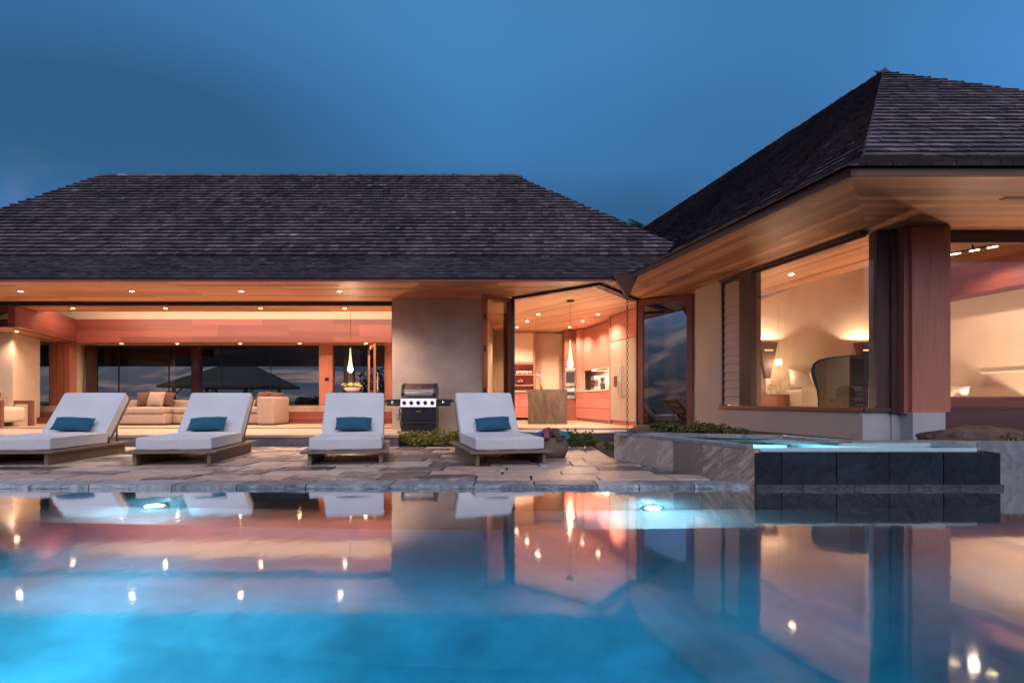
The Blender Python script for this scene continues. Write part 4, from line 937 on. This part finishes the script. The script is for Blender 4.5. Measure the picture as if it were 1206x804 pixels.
for i, (px, py, dy, mt, rz) in enumerate(((172, 471, 14.12, 'brown_f', 8), (184, 472, 14.0, 'taupe_f', -6), (194, 471, 14.12, 'brown_f', 12), (309, 467, 14.05, 'brown_f', -30), (322, 466, 14.2, 'brown_f', 15))):
    q = at(px, py, dy)
    pillow('throw_pillow', M[mt], .42, .38, .16, (q.x, dy, .80), (R(-18), R(random.uniform(-8, 8)), R(rz)), ('dark brown throw pillow leaning at the left of the sofa trio', 'patterned taupe pillow in the middle of the sofa trio', 'brown throw pillow at the right of the sofa trio', 'striped brown pillow leaning on the sofa arm behind second lounger', 'brown pillow tucked behind the right sofa arm')[i], 'pillow', 'throw pillows on the sofa')
ac = thing('lounge_armchair', 'armchair with dark wood frame arms and cream cushions by the left cream wall', 'armchair', (-11.55, 13.0, FZ))
def arm(x): return MB().box(x - .04, x + .04, -.42, .38, .50, .58).box(x - .04, x + .04, -.42, -.34, 0, .50).box(x - .04, x + .04, .30, .38, 0, .50)
fm = MB()
for yy in (-.42, .38): fm.box(-.45, .45, yy - .04, yy + .04, .50, .58).box(-.45, -.36, yy - .04, yy + .04, 0, .5).box(.36, .45, yy - .04, yy + .04, 0, .5)
fm.build('frame', M['arm_w'], ac, world=False)
smooth_by_angle(MB().rbox(-.4, .34, -.36, .34, .1, .42, .06, 3, div=2, bulge=.03).build('seat_cushion', M['cream_f'], ac, True, world=False))
smooth_by_angle(MB().rbox(-.46, -.2, -.36, .34, .3, .82, .08, 3, div=2).build('back_cushion', M['cream_f'], ac, True, world=False))
pillow('throw_pillow', M['brown_f'], .42, .4, .16, (-11.72, 12.95, .80), (R(-10), R(12), R(70)), 'brown throw pillow on the cream armchair', 'pillow')
dt = thing('dining_table', 'round wooden table hidden behind the third lounger, carrying the flower bowl', 'table', (-3.72, 13.5, FZ))
MB().lathe([(.0, .75), (.52, .75), (.53, .735), (.52, .71), (0, .71)], n=32).build('tabletop', M['arm_w'], dt, world=False); MB().lathe([(.28, 0), (.26, .03), (.07, .06), (.06, .7), (.1, .71)], n=18).build('pedestal', M['arm_w'], dt, True, world=False)
fb_ = thing('flower_bowl', 'bowl of white flowers on the round table under the glowing pendant', 'flowers', (-3.68, 13.3, FZ + .75))
MB().lathe([(.06, 0), (.12, .03), (.2, .12), (.19, .12), (.0, .05)], n=20).build('bowl', M['white'], fb_, True, world=False)
bl = MB()
for k in range(26):
    a = random.random() * 6.28; r = random.random() ** .5 * .2; c = Vector((r * math.cos(a) * 1.2, r * math.sin(a), .14 + .09 * (1 - r / .25) + random.gauss(0, .02)))
    for w_ in range(5):
        t_ = w_ * 1.256 + a; d = Vector((math.cos(t_), math.sin(t_), .35)).normalized() * .045; s_ = Vector((-math.sin(t_), math.cos(t_), 0)) * .022
        bl.poly([c, c + d * .6 - s_, c + d, c + d * .6 + s_], random.random())
bl.build('blossoms', M['blossom'], fb_, world=False)
lf = MB()
for k in range(24):
    a = random.random() * 6.28; d = Vector((math.cos(a), math.sin(a), random.uniform(.2, .8))).normalized(); c = Vector((0, 0, .1)); s_ = Vector((-math.sin(a), math.cos(a), 0)) * .02
    lf.poly([c, c + d * .12 - s_, c + d * .26, c + d * .12 + s_], random.random())
lf.build('leaves', M['leaf'], fb_, world=False)

# ================================================================== BEHIND THE HOUSE
tag(MB().box(-20, 4, 17.4, 26, -.05, .56).build('back_terrace', M['steplip']), kind='structure')
mb = MB(); mb.box(-20, -2.0, 20.8, 21.0, 2.0, 3.1); mb.poly([(-20, 16.6, DZ + .3), (-2, 16.6, DZ + .3), (-2, 20.8, DZ + .4), (-20, 20.8, DZ + .4)]); mb.build('porch_beam', M['dark_h'], house)
for px in (232, ): x = (px - CX) * 19 / F; MB().lathe([(.17, .56), (.17, DZ + .35)], (x, 19, 0), 18).build('porch_column', M['red_v'], house, True); lamp('SPOT', 'porch_downlight', (x + .05, 18.6, 2.55), 9, WARM, (R(-12), 0, 0), spot_size=R(80), spot_blend=.6)
ph = thing('palapa_hut', 'dark thatched garden pavilion on posts seen through the back glass', 'garden pavilion', (-13.7, 30, 0))
zr, zt = 1.50, 2.64; x0, x1 = -17.0, -11.9
MB().add([(x0, 27.6, zr), (x1, 27.6, zr), (x1, 32.4, zr), (x0, 32.4, zr), (-14.9, 30, zt), (-13.5, 30, zt), (x0, 27.6, zr - .12), (x1, 27.6, zr - .12), (x1, 32.4, zr - .12), (x0, 32.4, zr - .12)], [(0, 1, 5, 4), (1, 2, 5), (2, 3, 4, 5), (3, 0, 4), (0, 6, 7, 1), (1, 7, 8, 2), (3, 9, 6, 0), (6, 9, 8, 7)]).build('roof', M['thatch'], ph)
for xx in (-16.4, -14.8, -12.9):
    for yy in (28, 32): MB().tube([(xx, yy, -.06), (xx, yy, zr - .1)], .09).build('post', M['dark_w'], ph)
for xx in (-16.4, -14.8, -12.9): MB().tube([(xx, 28, zr - .5), (xx + .45, 28, zr - .1)], .04).build('brace', M['bark'], ph)
def palm(loc, H, lean, label, crown_r=2.4, nf=15, seed=1, lampy=False, trunk_r=.13):
    r_ = random.Random(seed); t = thing('palm_tree', label, 'palm tree', loc)
    pts = [(lean * (i / 10) ** 1.6, .1 * math.sin(i * .5), H * i / 10) for i in range(11)]
    MB().tube(pts, [trunk_r * (1.25 - .45 * i / 10) * (1 + .05 * (i % 2)) for i in range(11)], 10).build('trunk', M['bark'], t, True, world=False)
    cr = MB(); top = Vector(pts[-1])
    for k in range(nf):
        a = 6.283 * k / nf + r_.uniform(-.2, .2); el = r_.uniform(-.2, 1.2); L = crown_r * r_.uniform(.8, 1.1); prev = top; d = Vector((math.cos(a) * math.cos(el), math.sin(a) * math.cos(el), math.sin(el)))
        n = 9
        for i in range(n):
            nx_ = prev + d * (L / n); d = (d + Vector((0, 0, -.16))).normalized(); sd_ = d.cross(Vector((0, 0, 1)))
            if sd_.length < .05: sd_ = Vector((1, 0, 0))
            sd_.normalize(); w_ = .55 * math.sin(math.pi * (i + .8) / (n + 1.2)); tn = r_.random()
            for sg in (1, -1):
                for h in (0, .33, .66):
                    b0 = prev.lerp(nx_, h); tip = b0 + sd_ * sg * w_ + d * w_ * .55 - Vector((0, 0, w_ * .35)); cr.poly([b0, tip, b0 + d * .07], tn)
            cr.poly([prev - sd_ * .012, nx_ - sd_ * .01, nx_ + sd_ * .01, prev + sd_ * .012], tn); prev = nx_
    cr.build('crown', M['palmleaf'], t, world=False); return t
palm((-6.35, 20.2, .56), 4.4, .1, 'slim pale palm trunk behind the back glass, left of the pendant', seed=2, trunk_r=.10)
palm((-5.95, 20.6, .56), 4.4, .2, 'second slim palm trunk close beside the left one, behind the back glass', seed=3, trunk_r=.09)
palm((-5.35, 19.4, .56), 4.2, -.7, 'leaning palm with mottled trunk behind the glass right of the pendant', seed=4, trunk_r=.11)
palm((7.2, 31, -.1), 9.2, .2, 'palm with dark fronds peeking above the valley between the two roofs', 2.2, seed=5)
lamp('SPOT', 'garden_uplight', (-5.6, 18.4, .7), 60, WARM2, (R(115), 0, R(10)), spot_size=R(70), spot_blend=.6)
def leafy(mb, c, r, n, size, rnd_, flat=1.0, dome=True):
    for _ in range(n):
        d = Vector((rnd_.gauss(0, 1), rnd_.gauss(0, 1), abs(rnd_.gauss(0, 1)) if dome else rnd_.gauss(0, 1))).normalized(); k = rnd_.random() ** .35
        p = Vector(c) + Vector((d.x * r[0] * k, d.y * r[1] * k, d.z * r[2] * k))
        a = Vector((rnd_.gauss(0, 1), rnd_.gauss(0, 1), rnd_.gauss(0, .7))).normalized(); b = a.cross(Vector((rnd_.gauss(0, 1), rnd_.gauss(0, 1), rnd_.gauss(0, 1)))).normalized(); s = size * rnd_.uniform(.6, 1.3)
        mb.poly([p - a * s, p - b * s * .45, p + a * s, p + b * s * .45], min(1, max(0, rnd_.gauss(.5, .25))))
rl = random.Random(11)
def bush(name, loc, r, n, size, mat, label, cat='shrub', group=None, clumps=9):
    t = thing(name, label, cat, loc, 0, group); mb = MB(); st = MB()
    for k in range(clumps):
        c = (rl.uniform(-.75, .75) * r[0], rl.uniform(-.7, .7) * r[1], rl.uniform(0, .35) * r[2]); q = rl.uniform(.35, .55)
        leafy(mb, c, (r[0] * q if r[0] < .5 else min(r[0] * q, .28), min(r[1] * q, .28), r[2] * rl.uniform(.5, .75)), n // clumps, size, rl)
        st.tube([(c[0] * .6, c[1] * .6, -.02), (c[0], c[1], r[2] * .5)], .006, 5)
    mb.build('foliage', mat, t, world=False); st.build('stem', M['bark'], t, world=False); return t
for i, x in enumerate((-17, -12, -8, -5.5, -4.2, -2.8)):
    bush('hedge_shrub', (x, 23.5 + (i % 2), .5), (1.3 if i > 2 else .9, .7, 1.9 if i > 2 else .5), 900, .09, M['palmleaf'], 'dark garden shrub beyond the back glass, %s of six along the terrace' % ('first', 'second', 'third', 'fourth', 'fifth', 'last')[i], 'shrub', 'shrubs beyond the back terrace')

# ================================================================== PATIO THINGS
def make_lounger():
    t = thing('sun_lounger', 'x', 'sun lounger', (0, 0, 0), 0, 'sun loungers on the pool patio')
    W2, Lp = .515, 1.78
    p_ = MB()
    n = 9
    p_.rbox(-W2, W2, 0, .085, .140, .172, .004); p_.rbox(-W2, W2, Lp - .085, Lp, .140, .172, .004)
    p_.rbox(-W2, -W2 + .085, .087, Lp - .087, .140, .172, .004); p_.rbox(W2 - .085, W2, .087, Lp - .087, .140, .172, .004)
    for i in range(n):
        x0 = -W2 + .09 + i * (2 * W2 - .18) / n; p_.box(x0 + .006, x0 + (2 * W2 - .18) / n - .006, .087, Lp - .087, .142, .165)
    p_.build('platform', M['teak'], t, world=False)
    for sx in (-1, 1):
        x = sx * (W2 - .10)
        MB().rbox(x - .022, x + .022, .06, .13, 0, .14, .004).build('leg', M['teak_x'], t, world=False)
        MB().rbox(x - .016, x + .016, .132, Lp - .06, .0, .139, .004).build('side_board', M['teak'], t, world=False)
        MB().rbox(x - .022, x + .022, Lp - .058, Lp - .0, 0, .14, .004).build('leg', M['teak_x'], t, world=False)
    c = MB().rbox(-.43, .43, .11, 1.34, .174, .322, .072, 6, div=7, bulge=.028).build('seat_cushion', M['cushion'], t, True, world=False); smooth_by_angle(c, 50)
    MA = Matrix.Translation((0, 1.29, .30)) @ Matrix.Rotation(R(48), 4, 'X')
    c = MB().rbox(-.425, .425, .02, .80, -.13, .0, .055, 5, div=6, bulge=.02, M=MA).build('back_cushion', M['cushion'], t, True, world=False); smooth_by_angle(c, 50)
    pp = MB()
    for z in (-.004, -.122):
        a, b, u, v = -.418, .418, .035, .79
        pp.tube([MA @ Vector(q) for q in ((a, u + .03, z), (a, v - .03, z), (a + .03, v, z), (b - .03, v, z), (b, v - .03, z), (b, u + .03, z))], .006, 6)
    for z in (.19, .312): pp.tube([(-.427, 1.29, z), (-.427, .17, z), (-.385, .124, z), (.385, .124, z), (.427, .17, z), (.427, 1.29, z)], .006, 6)
    pp.build('piping', M['cushion'], t, True, world=False)
    bf = MB()
    bf.box(-.43, -.38, -.03, .80, -.165, -.135, M=MA); bf.box(.38, .43, -.03, .80, -.165, -.135, M=MA)
    for k in range(4): bf.box(-.38, .38, .06 + k * .21, .12 + k * .21, -.16, -.14, M=MA)
    b_ = bf.build('back_frame', M['teak_x'], t, world=False)
    st = MB()
    for sx in (-.36, .36): st.tube([MA @ Vector((sx, .42, -.15)), (sx, 1.70, .17)], .014, 6)
    st.build('prop_strut', M['teak_x'], t, world=False)
    return t
L0 = make_lounger()
spec = [((-6.0, 6.82), 7, 'cream cushioned sun lounger at the left edge, cut off by the frame', 'leftmost lounger'),
        ((-4.09, 6.90), 9.0, 'cream cushioned sun lounger, second from left, in front of the sofa', 'second lounger from left'),
        ((-2.0, 6.92), 11.5, 'cream cushioned sun lounger left of the grill, in front of the flower bowl', 'lounger left of the grill'),
        ((.01, 6.92), 14.0, 'cream cushioned sun lounger right of the grill, beside the towel basket', 'lounger right of the grill')]
for i, (xy, rz, lb, short) in enumerate(spec):
    o = L0 if i == 0 else copy_tree(L0)
    o.location = (*xy, 0); o.rotation_euler = (0, 0, R(rz)); o['label'] = lb
    Mx = Matrix.Translation((*xy, 0)) @ Matrix.Rotation(R(rz), 4, 'Z')
    c = Mx @ Vector(((.0, -.02, .015, .03)[i], 1.285, .445)); tw = (2.5, -2, 1, -3)[i]
    pillow('lumbar_pillow', M['teal'], .50, .23, .13, c, (R(-43), R(tw), R(rz + tw)), 'teal lumbar pillow resting on the ' + short, 'pillow', 'teal lumbar pillows')

# barbecue grill
gx, gy = -1.77, 11.15
bq = thing('barbecue_grill', 'black and steel gas barbecue grill with open side shelves against the taupe wall', 'barbecue grill', (gx, gy, 0)); bq.scale = (.88, .9, .93)
G = lambda: MB()
cb = G().rbox(-.37, .37, -.25, .27, .10, .70, .012); cb.build('cart', M['black'], bq, world=False)
for (z0, z1) in ((.14, .40), (.42, .68)): 
    o = G().rbox(-.35, .35, -.268, -.252, z0, z1, .008).build('door', M['black'], bq, world=False); G().tube([(-.2, -.29, z1 - .03), (.2, -.29, z1 - .03)], .01).build('handle', M['iron'], o, world=False)
G().rbox(-.05, .06, -.275, -.269, .595, .62, .003).build('badge', M['brass'], bq, world=False)
cpn = G().add([(-.38, -.30, .70), (.38, -.30, .70), (.38, -.26, .87), (-.38, -.26, .87), (-.38, .1, .70), (.38, .1, .70), (.38, .1, .87), (-.38, .1, .87)], [(0, 1, 2, 3), (1, 5, 6, 2), (4, 0, 3, 7), (3, 2, 6, 7), (0, 4, 5, 1)]).build('control_panel', M['steel'], bq, world=False)
for k in range(5):
    x = -.3 + k * .15; kb = G().tube([(x, -.285, .785), (x, -.325, .79)], [.042, .036], 16).build('knob', M['black'], bq, True, world=False)
G().rbox(-.38, .38, -.26, .27, .872, .895, .006).build('firebox', M['black'], bq, world=False)
prof = [(-.255, .90), (-.262, .97), (-.235, 1.06), (-.16, 1.145), (-.04, 1.18), (.12, 1.165), (.25, 1.10), (.26, .90)]
lid = MB(); q = len(prof); vs = [(x, y, z) for x in (-.315, .315) for y, z in prof]
lid.add(vs, [(j, q + j, q + j + 1, j + 1) for j in range(q - 1)]); lo = lid.build('lid', M['steel_d'], bq, world=False)
for sx in (-1, 1):
    e = MB(); xa, xb = sx * .317, sx * .37
    pts = [(y - .012 * (i < 4), z + .012) for i, (y, z) in enumerate(prof)]
    e.add([(xa, *p) for p in pts] + [(xb, *p) for p in pts], [tuple(range(q)), tuple(range(q, 2 * q))[::-1]] + [(j, j + 1, q + j + 1, q + j) for j in range(q - 1)]); e.build('end_cap', M['black'], lo, world=False)
G().rbox(-.29, .29, -.272, -.258, .935, .985, .006).build('trim_band', M['steel'], lo, world=False)
G().tube([(-.27, -.262, .985), (-.27, -.315, .985), (.27, -.315, .985), (.27, -.262, .985)], .012).build('handle', M['steel'], lo, True, world=False)
G().rbox(-.06, .07, -.235, -.222, 1.08, 1.1, .003).build('badge', M['brass'], lo, world=False)
for sx in (-1, 1):
    xa, xb = sorted((sx * .385, sx * .72))
    o = G().rbox(xa, xb, -.28, .2, .79, .86, .015).rbox(xa + (.04 if sx < 0 else 0), xb - (.04 if sx > 0 else 0), -.27, -.1, .72, .788, .02).build('side_shelf', M['black'], bq, world=False)
    kx = sx * (.55 if sx < 0 else .54); G().tube([(kx, -.282, .785), (kx, -.315, .785)], [.036, .03], 16).build('knob', M['steel'], bq, True, world=False)
for sx in (-.3, .3): MB().tube([(sx - .02, -.16, .05), (sx + .02, -.16, .05)], .05, 14).build('wheel', M['black'], bq, world=False)
MB().tube([(.30, .1, .05), (.34, .1, .05)], .05, 14).tube([(-.34, .1, .05), (-.3, .1, .05)], .05, 14).build('wheel', M['black'], bq, world=False)
MB().tube([(-.42, 0, .70), (-.46, -.05, .62), (-.40, -.02, .5), (-.44, 0, .35), (-.41, .05, .2)], .012).build('gas_hose', M['black'], bq, True, world=False)
ol = MB().rbox(-2.34, -2.28, 11.675, 11.70, .42, .53, .008).build('wall_outlet', M['steel']); tag(ol, 'small grey outlet cover low on the taupe wall left of the grill', 'outlet')
ol = MB().rbox(-.92, -.87, 11.675, 11.70, .45, .49, .008).build('hose_tap', M['iron']); tag(ol, 'small dark tap on the taupe wall right of the grill', 'tap')
ol = MB().lathe([(0, 0), (.03, 0), (.03, .22), (.022, .24), (0, .24)], (-.76, 11.5, .0), 14).build('garden_light', M['steel'], None, True); tag(ol, 'slim grey garden light post at the wall behind the fourth lounger', 'garden light')
ol.location = (0, 0, .1)

# basket with towels
bk = thing('woven_basket', 'round woven basket full of colourful towels beside the fourth lounger', 'basket', (.56, 7.95, 0))
MB().lathe([(0, .005), (.17, 0), (.205, .08), (.215, .17), (.19, .26), (.2, .275), (.185, .27), (.2, .17), (.19, .08), (0, .03)], n=28).build('body', M['basket'], bk, True, world=False)
MB().tube([(.15 * math.cos(a), -.15 * math.sin(a) * .2 - .05, .26 + .12 * math.sin(a)) for a in [math.pi * i / 10 for i in range(11)]], .009, 6).build('handle', M['iron'], bk, True, world=False)
tcol = [('teal blue', (.02, .2, .35)), ('green', (.02, .22, .07)), ('red', (.4, .03, .03)), ('bright blue striped', (.03, .1, .4)), ('pink', (.45, .07, .14)), ('brown', (.14, .07, .04)), ('turquoise', (.05, .3, .4))]
for i, (nm, cl) in enumerate(tcol):
    mt = plain('towel_cloth', tuple(.55 * q + .03 for q in cl), .95, var=.3, sc=30, bump=.5, bsc=120, spec=.1)
    a = i * .898 + .3; r = .10 if i else .02
    base = Vector((.56 + r * math.cos(a), 7.95 + r * math.sin(a), .20)); rad = Vector((math.cos(a), math.sin(a), 0)); tan = Vector((-math.sin(a), math.cos(a), 0))
    pts = [base - rad * .05 - tan * .07 + Vector((0, 0, .0)), base - tan * .05 + Vector((0, 0, .09)), base + rad * .02 - tan * .01 + Vector((0, 0, .13 + .02 * (i % 3))), base + rad * .06 + tan * .04 + Vector((0, 0, .11)), base + rad * .10 + tan * .07 + Vector((0, 0, .05 - .02 * (i % 2)))]
    pts = [(pts[k // 3].lerp(pts[min(k // 3 + 1, 4)], (k % 3) / 3)) for k in range(13)]
    o = MB().tube(pts, [.03 + .022 * abs(math.sin(k * 1.3 + i)) for k in range(13)], 12)
    for k, v in enumerate(o.v):
        vv = Vector(v); nn = noise.noise(vv * 30) * .02; o.v[k] = (vv.x + nn, vv.y + nn, vv.z + nn * .7)
    o = o.build('rolled_towel', mt, None, True)
    tag(o, nm + ' rolled towel stuffed in the woven basket', 'towel', 'towels in the basket')

# ground-cover shrubs
bush('ground_shrub', (-1.62, 10.05, 0), (.36, .30, .27), 2600, .027, M['leaf'], 'yellow-green low shrub right beside the platform step, left half of the clump under the grill', 'shrub', 'low shrubs by the patio', 14)
bush('ground_shrub', (-1.02, 10.0, 0), (.36, .30, .30), 2600, .027, M['leaf'], 'yellow-green low shrub behind the fourth lounger, right half of the clump under the grill', 'shrub', 'low shrubs by the patio', 14)
bush('ground_shrub', (.42, 9.6, 0), (.35, .25, .25), 1600, .022, M['leaf'], 'low shrub behind the towel basket', 'shrub', 'low shrubs by the patio')
bush('ground_shrub', (1.12, 9.5, 0), (.30, .25, .30), 2400, .022, M['leaf_d'], 'green low shrub between the towel basket and the rain chain', 'shrub', 'low shrubs by the patio', 12)
bush('ground_shrub', (1.62, 9.3, -.02), (.22, .3, .14), 1400, .02, M['leaf_d'], 'dark creeping plant at the corner of the stone spa', 'shrub', 'low shrubs by the patio')
for i, (x, y) in enumerate(((2.35, 8.9), (2.66, 8.6), (2.96, 8.4), (3.2, 8.25))):
    bush('bed_plant', (x, y, .30), (.24, .2, (.15, .19, .15, .09)[i]), 900, .026, M['leaf_d'], 'leafy low plant behind the spa coping, %s of four' % ('leftmost', 'second from left', 'third from left', 'rightmost')[i], 'plant', 'plants behind the spa', 8)
bush('sprig', (5.32, 6.18, .36), (.06, .05, .09), 60, .022, M['leaf'], 'tiny green sprig growing beside the lava boulder', 'plant', None, 3)
def rock(loc, r, seed, label, mat, name='boulder'):
    bm = bmesh.new(); bmesh.ops.create_icosphere(bm, subdivisions=5, radius=1)
    for v in bm.verts:
        c = v.co.copy(); k = 1 + .22 * noise.noise(c * 1.3 + Vector((seed, 0, 0))) + .09 * noise.noise(c * 4 + Vector((seed, 3, 0))) + .035 * noise.noise(c * 11)
        v.co = Vector((c.x * r[0] * k, c.y * r[1] * k, c.z * r[2] * k * (1 if c.z > 0 else .4)))
    vs = [v.co.copy() for v in bm.verts]; fs = [tuple(v.index for v in f.verts) for f in bm.faces]; bm.free()
    o = MB().add(vs, fs).build(name, mat, None, True); o.location = loc; return tag(o, label, 'rock')
rock((5.18, 6.42, .33), (.60, .25, .16), 3.3, 'long low brown lava boulder on the ledge under the right front window', M['rock'])
for i in range(9):
    pass

# rain chain with copper scupper
rc = thing('rain_chain', 'dark link rain chain hanging from a copper scupper at the roof valley', 'rain chain', (1.99, 9.98, .1))
MB().add([(1.72, 9.86, ZE - .03), (2.16, 9.80, ZE - .03), (2.2, 10.1, ZE - .03), (1.76, 10.12, ZE - .03), (1.95, 9.93, 2.60), (2.03, 9.93, 2.60), (2.03, 10.02, 2.60), (1.95, 10.02, 2.60)], [(0, 1, 5, 4), (1, 2, 6, 5), (2, 3, 7, 6), (3, 0, 4, 7), (4, 5, 6, 7), (0, 3, 2, 1)]).build('scupper', M['copper'], rc)
ch = MB(); z = 2.60; i = 0
while z > .22:
    ch.torus((1.99, 9.975, z - .03), .031, .0048, 'x' if i % 2 == 0 else 'y', 12, 6, 1.05); z -= .062; i += 1
ch.build('links', M['iron'], rc, True)
MB().lathe([(0, .0), (.14, 0), (.15, .03), (.12, .05), (0, .05)], (1.99, 9.98, .0), 18).build('catch_stone', M['steplip'], rc)
